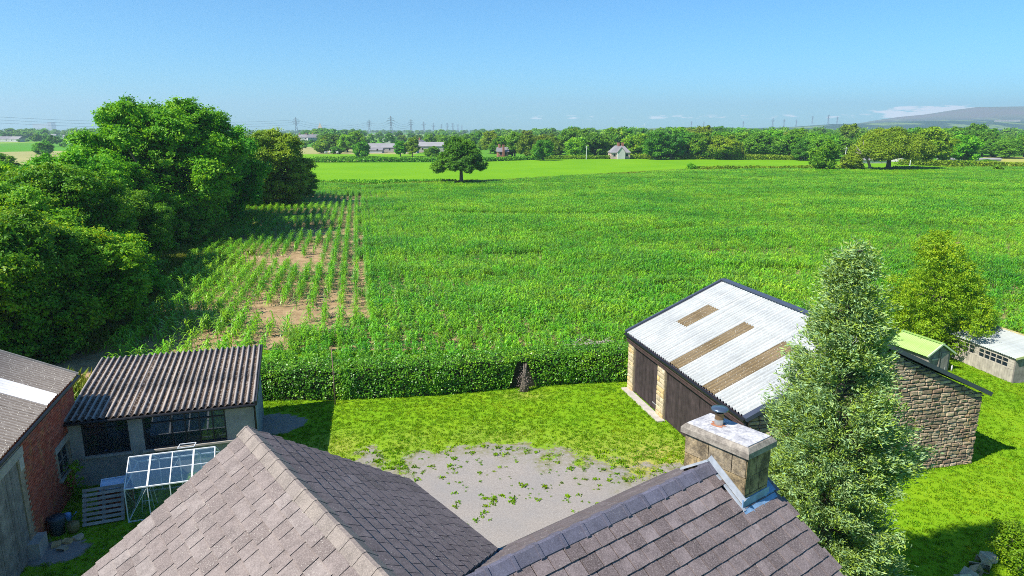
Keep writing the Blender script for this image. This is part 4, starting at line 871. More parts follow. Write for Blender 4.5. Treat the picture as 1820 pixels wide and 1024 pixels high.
for i in range(4):
    me = stone_proto(70+i, M['quoin']); o = link('loose_stone', me, None, label=('flat pale stone on the dirt below the ochre pot', 'small pale stone lying left of the pallet foot', 'broken pale stone nearest the brick barn door', 'grey pale stone between the pots and the pallet')[i], cat='stone', group='pale stones in the shaded yard'); o.location = P((120, 140, 100, 112)[i], (962, 955, 968, 975)[i], .03); o.scale = (.25, .2, .09); o.rotation_euler = (0, 0, i)

# ------------------------------------------------------------------ garden sheds on the right
gs = empty('green_roofed_hut', (20.45, 30.35, 0), LR, label='small grey plank hut with a pale green corrugated gable roof', cat='hut')
M['green_corr'] = corr_mat('green_corrugated', (.30, .47, .12), (.20, .32, .07), .09, 1, .3, .5, .1)
mb = MB(); mb.prism([(-1.25, 0), (0, 0), (0, .95), (-.62, 1.32), (-1.25, .95)], .03, 2.1, 'y'); mb.build('wall', M['old_plank'], gs)
fw = [o for o in C.objects if o.name == 'wall'][-1]
for i in range(9):
    a = -1.25+i*.139; zt = .93+.37*(1-abs(a+.07+.62)/.63); MB().box(a+.003, -.005, .02, a+.136, .03, zt).build('plank', M['old_plank'], fw)
gl = MB().prism([(-1.42, .87), (-.62, 1.38), (-.62, 1.35), (-1.42, .84)], -.1, 2.2, 'y').build('roof_left', M['green_corr'], gs)
gr = MB().prism([(.18, .87), (-.62, 1.38), (-.62, 1.35), (.18, .84)], -.1, 2.2, 'y').build('roof_right', M['green_corr'], gs)
for i in range(3):
    a, b = -.1+i*.77, -.1+(i+1)*.77
    corr('roof_sheet', M['green_corr'], gl, 'x', 'y', -1.45, -.6, a, b, lambda x: .875+(x+1.42)*.6375+.012+.002*(i % 2), .09, .010); corr('roof_sheet', M['green_corr'], gr, 'x', 'y', -.64, .21, a, b, lambda x: .875+(.18-x)*.6375+.012+.002*(i % 2), .09, .010)
mb = MB(); mb.bar((-.62, -.13, 1.425), (-.62, 2.22, 1.425), .16, .03); mb.build('ridge_cap', M['green_corr'], gs)
for sx_ in (-1.46, .22): MB().bar((sx_, -.11, .86), (-.62, -.11, 1.40), .05, .07).build('barge_board', simple('pale_green_board', (.50, .60, .38), .1), gs)
d = MB().box(-.55, -.03, .05, -.12, -.006, .95).build('door', M['old_plank'], gs); MB().box(-.68, -.05, .02, -.62, -.007, 1.15).build('door_post', M['old_plank'], gs)
MB().box(-1.1, -.035, .62, -.7, -.006, .70).build('batten', M['pale_plank'], gs)
for i, x in enumerate((.08, .14)):
    mb = MB(); mb.tube([(0, 0, 0), (0, 0, .22), (0, 0, .26), (0, 0, .30)], [.035, .035, .02, .015], 10); mb.build('bottle', M['post_white'], None, True, label=('pale bottle at the front corner of the green-roofed hut, nearer the wall', 'pale bottle on the grass just right of the hut corner')[i], cat='bottle').location = (20.45+x-.3*(i == 0), 30.28+.02*i, 0)
ls = empty('long_hen_house', (22.32, 28.74, 0), radians(8), label='long low plank shed with a window band and pale corrugated roof', cat='shed')
LS = 3.6
mb = MB(); mb.prism([(0, 0), (1.75, 0), (1.75, 1.55), (0, 1.15)], .0, .03, 'y'); w_end = mb.build('end_wall', M['old_plank'], ls)
for i in range(13):
    a = .0+i*.134; MB().box(a+.003, -.02, .0, a+.13, -.001, 1.12+a*.23).build('plank', M['old_plank'], w_end)
mb = MB(); mb.box(.0, .03, 0, .03, LS, .60); mb.box(0, .03, 1.05, .03, LS, 1.16); mb.box(1.72, .03, 0, 1.75, LS, 1.5); mb.box(.03, LS-.03, 0, 1.72, LS, 1.2); w_fr = mb.build('front_wall', M['pale_plank'], ls)
for i in range(26):
    a = .03+i*.137
    if a < LS-.1: MB().box(-.022, a+.003, .0, -.001, a+.133, .60+rnd.uniform(-.01, .0)).build('plank', M['pale_plank'], w_fr)
for i in range(4):
    z0 = .62+i*.12
for (a, b) in ((.03, .35), (2.0, 2.25)):
    for i in range(4): MB().box(-.024, a, .61+i*.11, -.001, b, .71+i*.11).build('board', M['pale_plank'], w_fr)
for (a, b, nm) in ((.35, 2.0, 5), (2.25, LS-.05, 4)):
    f = MB(); f.bar((0, a, .62), (0, b, .62), .05); f.bar((0, a, 1.04), (0, b, 1.04), .05); f = f.build('window', M['pale_plank'], ls)
    for i in range(nm+1): y = a+(b-a)*i/nm; MB().bar((0, y, .62), (0, y, 1.04), .04).build('mullion', M['pale_plank'], f)
    MB().bar((0, a, .84), (0, b, .84), .03).build('transom', M['pale_plank'], f)
    for i in range(nm): y = a+(b-a)*i/nm; y2 = a+(b-a)*(i+1)/nm; MB().box(.01, y+.02, .64, .015, y2-.02, 1.02).build('pane', M['glass_dark'], f)
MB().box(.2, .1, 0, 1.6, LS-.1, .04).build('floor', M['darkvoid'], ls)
M['pale_corr'] = corr_mat('pale_corrugated', (.38, .41, .40), (.30, .31, .27), .12, 1, .5, .7, .3)
for i in range(5): corr('roof_sheet', M['pale_corr'], ls, 'x', 'y', -.12, 1.95, -.12+i*.77, -.12+(i+1)*.77, lambda x: 1.19+(x+.1)*.2+.002*(i % 2), .12, .014)
MB().bar((-.12, -.14, 1.18), (1.95, -.14, 1.6), .03, .1).build('verge', simple('mossy_board', (.35, .38, .16), .2), ls); MB().bar((1.98, -.1, 1.62), (1.98, 3.7, 1.62), .06, .08).build('ridge_board', simple('mossy_board2', (.42, .36, .18), .2), ls)

# ------------------------------------------------------------------ hedge, stump, pole, brush
def hedge(name, pts, h, th, dens, leaf, mat, gap=None, seed=1, **k):
    r = np.random.default_rng(seed); seg = [(Vector(a), Vector(b)) for a, b in zip(pts, pts[1:])]; tot = sum((b-a).length for a, b in seg); Cs = []; Ns = []
    for a, b in seg:
        L_ = (b-a).length; d = (b-a)/L_; nrm = np.array([d.y, -d.x, 0]); n = int(L_*(2*h+th)*dens); u = r.random(n)*(L_+.5)-.25; per = 2*h+th; s = r.random(n)*per
        hh = h*(1+.12*(vnoise(a.x+d.x*u+20, u*0, 1.3, seed)-.5)*2)
        side = np.where(s < h, -1, np.where(s < 2*h, 1, 0)); zz = np.where(s < h, s, np.where(s < 2*h, s-h, 0)); ta = np.where(side == 0, (s-2*h)-th/2, side*th/2)
        bul = (vnoise(u+a.x, zz*1.0+side*9, .55, seed+2)-.5)*.26; rn_ = np.clip((zz/h-.75)/.25, 0, 1); 
        zz = np.where(side == 0, hh-.10*(np.abs(ta)/(th/2))**3+bul*.5, zz*hh/h*.97+.03)
        ta = ta+np.where(side != 0, side*bul-side*rn_**2*.10-side*.06*(zz < .2), 0)+r.normal(size=n)*.035; zz = zz+r.normal(size=n)*.03
        c = np.stack([a.x+d.x*u+(-nrm[0])*(-ta), a.y+d.y*u+(-nrm[1])*(-ta), np.maximum(zz, .02)], -1)
        out = nrm[None]*side[:, None]+np.array([0, 0, 1])[None]*(side == 0)[:, None]
        Cs.append(c); Ns.append(unit(out*.8+np.array([0, 0, .35])+r.normal(size=(n, 3))*.6))
        # twiggy tops sticking out
        m = int(L_*110); uu = r.random(m)*L_; tt = (r.random(m)-.5)*th; c = np.stack([a.x+d.x*uu+nrm[0]*tt, a.y+d.y*uu+nrm[1]*tt, h-.04+.14*vnoise(uu+a.x, uu*0, .7, 4)+r.random(m)**2*.26], -1); Cs.append(c); Ns.append(unit(r.normal(size=(m, 3))+np.array([0, 0, .4])))
    c = np.concatenate(Cs); n_ = np.concatenate(Ns)
    if gap is not None:
        q = np.hypot(c[:, 0]-gap[0], c[:, 1]-gap[1]); kk = ~((q < gap[2]*(1-.75*c[:, 2]/h)) & (c[:, 2] < h*.85)); c = c[kk]; n_ = n_[kk]
    V, Qd = leaves(r, c, n_, leaf, .65)
    o = link(name, mesh_np(name, V, Qd, mat), None, **k)
    mb = MB()
    for a, b in seg:
        d = (b-a).normalized(); nn_ = Vector((d.y, -d.x, 0))*(th/2-.13)
        mb.add([a-nn_, a+nn_, b+nn_, b-nn_]+[p+Vector((0, 0, h-.16)) for p in (a-nn_, a+nn_, b+nn_, b-nn_)], [(3,2,1,0), (4,5,6,7), (0,1,5,4), (1,2,6,5), (2,3,7,6), (3,0,4,7)])
    mb.build('branches', simple(name+'_twigs', (.035, .035, .02), .4, 8), o); return o
hp = [(-10.5, 27.35, 0), (-7, 27.5, 0), (-3.3, 27.95, 0), (-.2, 28.75, 0), (2.4, 29.3, 0), (5.0, 29.6, 0)]
hedge('clipped_hedge', hp, 1.42, 1.5, 640, .085, M['hedge'], (.45, 28.1, .62), 3, label='clipped dark green hedge between the back lawn and the maize', cat='hedge')
mb = MB(); r_ = random.Random(5)
for i in range(7):
    a = r_.uniform(0, 6.28); mb.tube([(cos(a)*.17, sin(a)*.12, -.05), (cos(a)*.09, sin(a)*.07, .35), (cos(a+.5)*.06, sin(a+.5)*.05+.05, .75), (cos(a+.8)*.12, .1, 1.2)], [.09, .06, .045, .02], 7)
stump = mb.build('old_hedge_trunk', M['bark'], None, True, label='gnarled old trunk showing in the gap of the clipped hedge', cat='tree trunk'); stump.location = (.52, 27.85, 0)
V, Qd = leaves(np.random.default_rng(9), np.random.default_rng(8).normal(size=(700, 3))*np.array([.14, .10, .25])+np.array([0, -.04, .42]), unit(np.random.default_rng(4).normal(size=(700, 3))), .045)
link('dry_ivy', mesh_np('dry_ivy', V, Qd, simple('dry_ivy', (.22, .17, .15), .5, 20)), stump)
pole = MB().tube([(0, 0, 0), (.0, 0, 1.2), (-.02, 0, 2.45)], [.028, .022, .018], 8).build('washing_line_pole', simple('rusty_pole', (.25, .17, .12), .3, 4), None, True, label='thin rusty pole standing in the grass before the hedge', cat='pole'); pole.location = P(596, 720)
bp = MB(); rb_ = random.Random(8)
for i in range(150):
    a = Vector((rb_.gauss(0, .5), rb_.gauss(0, .3), rb_.uniform(.1, .9))); b = a+Vector((rb_.gauss(0, .5), rb_.gauss(0, .25), rb_.gauss(.05, .16))); bp.tube([a, (a+b)/2+Vector((0, 0, .04)), b], [.016, .012, .006], 4)
bp.build('brushwood_pile', M['deadwood'], None, label='heap of dead grey branches behind the hedge by the barn', cat='brush pile').location = (4.0, 30.9, .38)

# ------------------------------------------------------------------ conifer beside the house
def conifer(seed, h, rad, n, leaf):
    r = np.random.default_rng(seed); Cs = []; Ns = []; Ds = []; tips = []
    for i in range(n):
        u = r.random()**.75; z = h*(1-u*.985); a_ = r.random()*6.283
        R = rad*min(1, (1-z/h)*1.75+.12)**.9*(.62+.42*r.random()+.14*sin(a_*3+z*2.3)); R *= 1.25 if r.random() < .02 else 1
        dirh = np.array([cos(a_), sin(a_), 0]); z0 = z-R*.25; m = int(3+R*7)
        t_ = (.45+.58*np.sqrt(r.random(m)))[:, None]; c = np.array([0, 0, z0])+dirh*R*t_+np.array([0, 0, 1])*(R*.38*t_**1.5)
        c = c+r.normal(size=(m, 3))*np.array([.11, .11, .06]); sp_ = .035+.03*r.random((m, 1))
        td = unit(dirh*.9+np.array([0, 0, .45])+r.normal(size=c.shape)*.35)
        for k in range(20):
            q = c+td*(r.random((m, 1))-.35)*.30+r.normal(size=c.shape)*sp_; Cs.append(q); dd = unit(td*1.0+r.normal(size=c.shape)*.38); Ds.append(dd); Ns.append(unit(np.cross(dd, r.normal(size=c.shape))*.7+np.array([0, 0, .5])))
        tips.append((z0, dirh, R, R))
    c = np.concatenate(Cs); nn = np.concatenate(Ns); dd = np.concatenate(Ds); V, Qd = leaves(r, c, nn, leaf, .26, dd)
    tb = MB(); tb.tube([(0, 0, -.1), (0, 0, h*.5), (0, 0, h*.97)], [.20, .11, .015], 8)
    for (z0, d_, L_, R) in tips[::4]: tb.tube([(0, 0, z0), tuple(d_*L_*.5+np.array([0, 0, z0+R*.12])), tuple(d_*L_*.95+np.array([0, 0, z0+R*.36]))], [.03, .018, .006], 5)
    return mesh_np('foliage', V, Qd, M['conifer']), tb.mesh('trunk', M['bark'], True)
cf = conifer(17, 8.75, 1.34, 1000, .092)
co = empty('tall_cypress', (6.75, 13.2, 0), .4, label='tall blue-green conifer standing right of the chimney', cat='conifer'); link('foliage', cf[0], co); link('trunk', cf[1], co)

# lower right rockery and shrub
rp = P(1748, 1010); rock_lab = ['flat buff rock at the top of the lawn rockery', 'grey rock in the middle of the lawn rockery', 'largest buff rock in the lawn rockery', 'lowest rock at the frame edge of the rockery', 'small rock leaning on the largest rockery rock', 'square pale rock at the back of the rockery']
for i in range(6):
    o = link('rock', stone_proto(90+i, M['quoin']), None, label=rock_lab[i], cat='rock', group='rocks of the small rockery'); q = P(1758-i*9, 992+i*8, .08); o.location = q; o.scale = (.34+.1*(i == 2), .3, .2); o.rotation_euler = (.2*i, .1, i*1.3)
shr = tree_proto(31, .95, .8, .62, .65, 16, .055, 26, M['yellow'], .5, .04, .16, 20)
plant_tree('garden_shrub', shr, P(1812, 1012), 0, 1.0, 'bright yellow-green shrub at the lower right corner of the lawn', 'shrub')
# ------------------------------------------------------------------ trees
ry = np.random.default_rng(43); LY = []
for i in range(105):
    z = .8+5.2*ry.random()**1.05; q = 3.0*max(.08, 1-(z/6.5)**2.1)*(.55+.45*ry.random()); a = ry.random()*6.283; LY.append((np.array([cos(a)*q, sin(a)*q, z+ry.normal()*.1]), .42+.48*ry.random()*(1-z/9)))
LY += [(np.array([0, 0, z_]), max(.3, 1.7*(1-z_/6.6))) for z_ in (1.5, 2.6, 3.7, 4.8, 5.6)]
ytree = tree_proto(41, 0, 0, 0, 0, 0, .085, 5, M['yellow'], 4.2, .16, .24, 30, fill=.08, L=LY)
q = at(1650, 33.2); plant_tree('garden_tree', ytree, q, 0, (.88, .88, .98), 'rounded yellow-green tree behind the green-roofed hut')
hw1 = tree_proto(51, 4.6, 4.6, 4.6, 4.0, 84, .17, 2.2, M['hawthorn'], 4.5, .25, .38, 54, flat=.98, rs=.68)
hw2 = tree_proto(52, 3.9, 3.9, 4.0, 3.3, 76, .16, 2.6, M['hawthorn'], 4, .22, .35, 50, flat=.98, rs=.68)
oak1 = tree_proto(64, 7.3, 7.3, 6.9, 7.6, 88, .25, 1.15, M['oak'], 8, .5, .60, 70, flat=.95, rs=.66)
oak2 = tree_proto(62, 5.9, 5.9, 5.7, 5.9, 76, .24, 1.4, M['oak'], 6.5, .4, .52, 62, flat=.95, rs=.68)
near = [  # px, Y, proto, scale(x,y,z), label
    (308, 70, oak1, (1.02, 1.0, 1.0), 'tallest dark green oak standing over the left field edge', None),
    (168, 60, oak2, (.9, .9, .84), 'dense green oak directly left of the tallest oak', None),
    (392, 84, oak2, (1.0, 1.0, 1.03), 'dark oak squeezed between the tallest oak and the olive oak', None),
    (484, 103, oak2, (1.08, 1.0, .98), 'olive-topped round oak at the far end of the left tree line', 'olive'),
    (545-16, 112, hw2, (.8, .8, .7), 'small dark tree under the right side of the olive oak', 'oak'),
    (118, 47, hw1, (1.05, 1.05, 1.06), 'yellowish hawthorn filling the middle of the left tree mass', None),
    (60, 55, oak2, (.85, .85, .74), 'green tree behind the hawthorns near the left edge', None),
    (15, 40, hw1, (1.0, 1.0, .98), 'hawthorn with yellow tips at the left edge of the photo', None),
    (135, 36, hw2, (1.0, 1.0, .88), 'dark lower hawthorn just behind the brick barn', None),
    (190, 43, hw2, (.85, .85, .66), 'shaded hawthorn leaning over the bare soil', 'oak'),
    (20, 32, hw1, (.9, .9, .88), 'large shaded bush above the roof of the brick barn', None),
    (240, 54, hw1, (.70, .70, .80), 'shaded tree at the foot of the tallest oak, nearer side', 'oak'),
    (325, 66, hw2, (.7, .7, .6), 'low bush spreading below the tallest oak toward the maize', None),
    (368, 80, hw2, (.75, .75, .65), 'low bush below the squeezed dark oak', 'oak'),
    (438, 99, hw2, (.9, .9, .95), 'bright low bush left of the olive oak trunk', None),
    (85, 62, oak2, (.8, .8, .74), 'rounded green tree behind the yellowish hawthorn', None),
    (-60, 48, hw1, (1.1, 1.1, 1.0), 'bush cut by the left edge of the photo', None),
]
for i, (x, Y_, pr, sc, lab, mt) in enumerate(near):
    plant_tree('oak_tree' if pr in (oak1, oak2) else 'hawthorn_tree', pr, at(x, Y_), i*1.7+.4, sc, lab, 'tree', 'trees along the left edge of the field', M[mt] if mt else None)
# ivy-like undergrowth between trunks
ug = []
r = np.random.default_rng(77)
for (a, b, w) in (((-22, 29.5), (-29, 52), 2.6), ((-28, 52), (-35, 72), 2.8), ((-35, 72), (-45, 112), 3)):
    for k in range(26): u = r.random(); ug.append((np.array([a[0]+(b[0]-a[0])*u-2.6+r.normal()*w*.5, a[1]+(b[1]-a[1])*u+r.normal(), .5+r.random()*.5]), .9+r.random()*.7))
V, Qd = crown(r, ug, .22, 2.6, .5, 14); link('undergrowth', mesh_np('undergrowth', V, Qd, M['wood']), None, label='shaded brambles and undergrowth beneath the left trees', cat='undergrowth', kind='stuff')

# lone oak and field trees
rL = np.random.default_rng(71); L = []
for i in range(74):
    a = rL.random()*6.283; q = sqrt(rL.random()); L.append((np.array([cos(a)*q*5.6, sin(a)*q*5.6, 3.6+5.0*(1-q**2.4)*(.45+.55*rL.random())-.6*q+rL.normal()*.35]), .8+.6*rL.random()))
lone = tree_proto(71, 0, 0, 0, 0, 0, .27, 1.7, M['olive'], 5.2, .42, .5, 50, L=L)
plant_tree('oak_tree', lone, at(820, 145), .3, (.92, .92, 1.03), 'lone umbrella-shaped oak standing at the edge of the bright pasture', 'tree', None, M['wood'])
mids = [tree_proto(80+i, rx, rx*.95, rz, cz, n_, .48, 1.0, M['wood'], cz, .3, .7, 30, flat=f, rs=.78) for i, (rx, rz, cz, n_, f) in enumerate(((4.6, 4.2, 4.5, 46, .9), (3.9, 4.8, 4.9, 42, .9), (5.4, 3.8, 4.1, 50, .9), (3.4, 3.4, 3.3, 36, .95)))]
L = [(np.array([cos(a)*q*11, sin(a)*q*6, 5.6+4.4*(1-q*q)+rL.normal()*.4-.8*q]), 1.6+.7*rL.random()) for a, q in [(rL.random()*6.283, sqrt(rL.random())) for _ in range(60)]]
wide = tree_proto(91, 0, 0, 0, 0, 0, .42, 2.4, M['olive'], 7, .7, 1.0, 24, L=L)
wt = plant_tree('oak_tree', wide, at(1578, 193), 0, (.92, .9, .98), 'broad spreading oak with bare grey limbs at the far maize corner', 'tree')
mb = MB(); rl = random.Random(12)
for k in range(7): a = Vector((-7.5, -2, 3.0)); b = a+Vector((rl.uniform(-4.2, 1.5), rl.uniform(-1.5, .5), rl.uniform(2, 6))); mb.tube([(-6.4, -1, 2.2), a, a.lerp(b, .5)+Vector((rl.uniform(-.6, .6), 0, .5)), b], [.30, .24, .15, .06], 6)
mb.tube([(-5.2, 0, 0), (-6.0, -.5, 1.6), (-7.5, -2, 3.0)], [.5, .4, .3], 7); mb.build('dead_limbs', M['deadwood'], wt)
spec = [ (1462, 187, 3, 1.05, 'small round dark tree in the pasture corner left of the broad oak', 'oak', (0.95, 0.95, 1.25)),
         (1512, 192, 3, .8, 'low rounded bush under the dead limbs of the broad oak', 'olive', (1.1, 1, .95)),
         (1228, 189, 3, .42, 'small dark round bush on the far edge of the maize', 'oak', (1.0, 1, .9)),
         (1655, 225, 1, 1.3, 'yellow-green tree crowding the right side of the broad oak', 'yellow', (1.25, 1, 1.0)),
         (1712, 232, 0, 1.15, 'dark green tree beside the pale pole on the right', 'oak', (1.0, 1, 1.0)),
         (965, 262, 0, .92, 'single dark round tree behind the pasture left of the cottage', 'oak', (1, 1, 1)),
         (643, 300, 3, 1.05, 'round dark bush tree alone before the farm sheds', 'oak', (1, 1, 1)),
         (712, 300, 1, .72, 'dark tree left of the pair in front of the farm sheds', 'oak', (.8, 1, 1)),
         (733, 300, 1, .88, 'taller tree of the pair in front of the farm sheds', 'olive', (.85, 1, 1)),
         (768, 292, 3, .8, 'pale green willowy tree half behind the lone oak', 'wood', (1.2, 1, .9)),
         (588, 372, 2, 1.15, 'pale silvery round tree left of the farm sheds', 'hawthorn', (1, 1, 1)),
         (618, 360, 0, 1.1, 'dark tree touching the left end of the farm sheds', 'oak', (1, 1, 1)),
         (635, 366, 1, 1.15, 'second dark tree touching the left end of the farm sheds', 'wood', (1, 1, 1)),
         (572, 345, 3, 1.1, 'low silvery bush left of the dark trees by the farm', 'hawthorn', (1.3, 1, .9)),
         (600, 335, 3, .8, 'lowest green bush in the field corner by the farm', 'wood', (1.5, 1, .7)),
         (78, 330, 3, 1.1, 'bluish round tree alone in the far left meadow', 'oak', (1.2, 1, .9)),
         (2, 170, 0, .85, 'dark tree cut by the left photo edge before the meadow', 'oak', (1, 1, .8)),
         (1772, 190, 3, .38, 'small round bush at the right end of the maize edge', 'wood', (1.6, 1, .8)),
         (1745, 215, 3, .6, 'low bush beside the pale right-hand field', 'wood', (2.2, 1, .6)) ]
for i, (x, Y_, k, sc, lab, mt, s3) in enumerate(spec):
    plant_tree('field_tree', mids[k], at(x, Y_), i*2.1, (sc*s3[0], sc*s3[1], sc*s3[2]), lab, 'tree', 'single trees in the fields', M[mt])
# woodland belts: every tree a thing; shared meshes
belt = []
def add_belt(x0, x1, Y0, Y1, n, s0, s1, where, mats=('wood', 'wood', 'oak', 'olive', 'hawthorn')):
    for i in range(n):
        x = x0+(x1-x0)*(i+rnd.random())/n; belt.append((x, Y0+(Y1-Y0)*rnd.random(), rnd.uniform(s0, s1), where, mats, ('at the left end', 'left of centre', 'at the middle', 'right of centre', 'at the right end')[min(4, i*5//n)]))
add_belt(1128, 1420, 268, 300, 24, .9, 1.3, 'front row right of the cottage')
add_belt(1130, 1440, 305, 370, 26, 1.0, 1.35, 'second row right of the cottage')
add_belt(1420, 1600, 255, 300, 13, .85, 1.25, 'wood behind the broad oak')
add_belt(1600, 1830, 262, 320, 18, .95, 1.35, 'wood above the pale field')
add_belt(1400, 1860, 340, 470, 26, 1.1, 1.5, 'far right wood')
add_belt(885, 1080, 278, 310, 14, .85, 1.25, 'row left of the cottage')
add_belt(990, 1125, 320, 380, 12, 1.1, 1.55, 'clump behind the cottage', ('wood', 'olive', 'hawthorn', 'oak'))
add_belt(860, 1010, 330, 440, 14, .9, 1.2, 'row behind the red brick house')
add_belt(1150, 1420, 420, 560, 20, 1.15, 1.5, 'dark band on the rise', ('oak', 'wood', 'olive'))
add_belt(760, 880, 380, 520, 11, .8, 1.15, 'row behind the lone oak')
add_belt(545, 760, 600, 700, 12, .7, 1.05, 'hedgerow beyond the farm sheds')
add_belt(180, 240, 330, 420, 4, .9, 1.2, 'gap behind the left tree line')
names_used = set(); KC = {'wood': 'mid green', 'oak': 'dark green', 'olive': 'olive green', 'hawthorn': 'yellowish green'}; SH = ('round', 'tall', 'broad', 'small')
for (x, Y_, sc, where, mats, seg_) in belt:
    for _try in range(40):
        mt = rnd.choice(mats); k = rnd.randrange(4); lab = '%s %s tree %s of the %s' % (SH[k], KC[mt], seg_, where)
        if lab not in names_used: break
    names_used.add(lab)
    plant_tree('woodland_tree', mids[k], at(x, Y_), rnd.random()*6.28, (sc, sc, sc*rnd.uniform(.85, 1.1)), lab, 'tree', 'trees of the '+where, M[mt])

# far woods, hedgerow trees and hedgerows beyond
far = [mesh_np('far_tree', *leaves_ , M['wood']) for leaves_ in [crown(np.random.default_rng(300+i), lobes_for(np.random.default_rng(300+i), 4.8, 4.8, 3.6, 4.2, 16, .7), 1.0, .62, 1.2, 12) for i in range(4)]]
pts = []; r = np.random.default_rng(5)
def wood(x0, x1, Y0, Y1, n):
    for i in range(n): x = x0+(x1-x0)*r.random(); Y_ = Y0+(Y1-Y0)*r.random(); v = at(x, Y_); pts.append((v.x, v.y, 0, 1.0+r.random()*.7))
wood(880, 1240, 640, 900, 90); wood(1000, 1240, 480, 640, 26); wood(1230, 1850, 580, 900, 200); wood(1300, 1850, 1000, 1500, 160)
wood(840, 1240, 1100, 1500, 110); wood(530, 880, 1700, 3000, 110); wood(530, 640, 880, 960, 24); wood(640, 880, 900, 1050, 16); wood(560, 600, 700, 760, 7)
wood(-40, 78, 900, 1100, 62); wood(78, 240, 1250, 1700, 90); wood(120, 200, 950, 1050, 40); wood(-60, 560, 2000, 4200, 220); wood(500, 1300, 3200, 4600, 380); wood(1240, 1900, 1500, 2800, 340)
for i in range(70):   # hedgerow lines across the plain
    a = r.random()*6.28 if i % 3 else -.2; x = -60+1000*r.random(); Y_ = 420+1900*r.random()**1.3; v = at(x, Y_); L_ = 60+160*r.random()
    dx, dy = (cos(a*.3), sin(a*.3))
    for k in range(int(L_/7)): pts.append((v.x+dx*k*7, v.y+dy*k*7, 0, .25+.2*r.random()+(r.random() < .12)*.6))
pts = np.array(pts)
scatter('distant_woods', pts[:, :3], r.random(len(pts))*6.28, pts[:, 3], r.integers(0, 4, len(pts)), far, label='hazy distant woods and hedgerow trees spreading to the horizon', cat='woods')
# hedges between the pastures
def farhedge(pa, pb, h, w, n, leaf, mat, label, seed):
    r = np.random.default_rng(seed); a = np.array(pa, float); b = np.array(pb, float); u = r.random(n); d = b-a; c = np.zeros((n, 3)); c[:, :2] = a+d*u[:, None]; hh = h*(.75+.5*vnoise(u*np.linalg.norm(d), u*0, 6, seed))
    c[:, :2] += r.normal(size=(n, 2))*w*.35; c[:, 2] = r.random(n)*hh; V, Qd = leaves(r, c, unit(r.normal(size=(n, 3))+np.array([0, 0, .6])), leaf, .8)
    link('field_hedge', mesh_np('field_hedge', V, Qd, mat), None, label=label, cat='hedge', group='hedges between the far fields')
v = lambda x, Y_: (at(x, Y_).x, Y_)
farhedge(v(470, 243), v(800, 250), 1.4, 1.6, 5200, .5, M['wood'], 'low hedge across the pasture left of the lone oak', 1)
farhedge(v(560, 268), v(790, 262), 1.2, 1.5, 3600, .5, M['wood'], 'thin upper hedge in front of the round bush tree', 2)
farhedge(v(860, 252), v(965, 270), 1.4, 1.6, 2600, .5, M['wood'], 'short hedge between the lone oak and the single dark tree', 3)
farhedge(v(965, 272), v(1130, 276), 1.5, 2, 3000, .5, M['olive'], 'rough hedge in front of the pinkish cottage', 4)
farhedge(v(1130, 276), v(1470, 262), 1.9, 2.4, 7000, .5, M['olive'], 'long scrubby hedge along the foot of the right wood', 5)
farhedge(v(1600, 228), v(1830, 205), 1.8, 2.4, 5200, .5, M['olive'], 'olive hedge below the pale field at the right', 6)
farhedge((-47, 145.5), (-12, 147.0), .9, 1.0, 2600, .32, M['wood'], 'low dark hedge where the maize meets the pasture, left part', 7)
farhedge((-14, 146.2), (-1, 150.4), .5, .7, 900, .3, M['wood'], 'low dark hedge at the foot of the lone oak', 8)
farhedge((49, 190.5), (93, 196.6), 1.5, 1.6, 3600, .4, M['olive'], 'ragged brown-green hedge on the far edge of the maize', 9)
farhedge(v(1590, 199), v(1640, 200), 1.0, 1.2, 900, .4, M['wood'], 'short dark hedge right of the broad oak', 10)
sheet('pale_field', [v(1735, 250), v(1900, 240), v(1900, 300), v(1750, 300)], -.015, grass_mat('pale_stubble', (.38, .40, .08), (.46, .42, .12), (.30, .36, .05), 1.5, .05))

# ------------------------------------------------------------------ buildings far off
def house_far(name, x, Y_, w, d, h, rh, rz, wm, rm, label, cat='house', group=None, chim=1, wins=2, hip=0, Z=0):
    o = empty(name, at(x, Y_, Z), rz, label=label, cat=cat, group=group)
    MB().prism([(-w/2, 0), (w/2, 0), (w/2, h), (-w/2, h)], -d/2, d/2, 'y').build('wall', wm, o); 
    mb = MB(); g = .35
    mb.prism([(-d/2-g, h-.15), (0, h+rh), (d/2+g, h-.15)], -w/2-g+hip, w/2+g-hip, 'x') if not hip else mb.add([(-w/2-g, -d/2-g, h-.1), (w/2+g, -d/2-g, h-.1), (w/2+g, d/2+g, h-.1), (-w/2-g, d/2+g, h-.1), (-w/2+hip, 0, h+rh), (w/2-hip, 0, h+rh)], [(3,2,1,0), (0,1,5,4), (1,2,5), (2,3,4,5), (3,0,4)])
    rf = mb.build('roof', rm, o)
    for i in range(chim): cx_ = (-w/2+.8) if i == 0 else (w/2-.8 if i == 1 else 0); MB().box(cx_-.4, -.4, h+rh*.4, cx_+.4, .4, h+rh+1.1).build('chimney', M['redbrick_far'], rf)
    for i in range(wins):
        wx = -w/2+w*(i+.5)/wins
        for fl in ((1.0, 2.2), (3.4, 4.5)) if h > 4.5 else ((1.0, 2.2),):
            f = MB().box(wx-.5, -d/2-.05, fl[0], wx+.5, -d/2+.02, fl[1]).build('window', M['slab_white'], o); MB().box(wx-.4, -d/2-.08, fl[0]+.1, wx+.4, -d/2-.051, fl[1]-.1).build('pane', M['darkvoid'], f)
    return o
cot = house_far('hipped_cottage', 1100, 276, 7.6, 5.2, 2.6, 2.6, .1, simple('pinkish_cottage_wall', (.5, .36, .32), .15, .6), M['farroof'], 'pinkish cottage with grey hipped roof and two brick chimneys in front of the wood', chim=0, wins=3, hip=2.0)
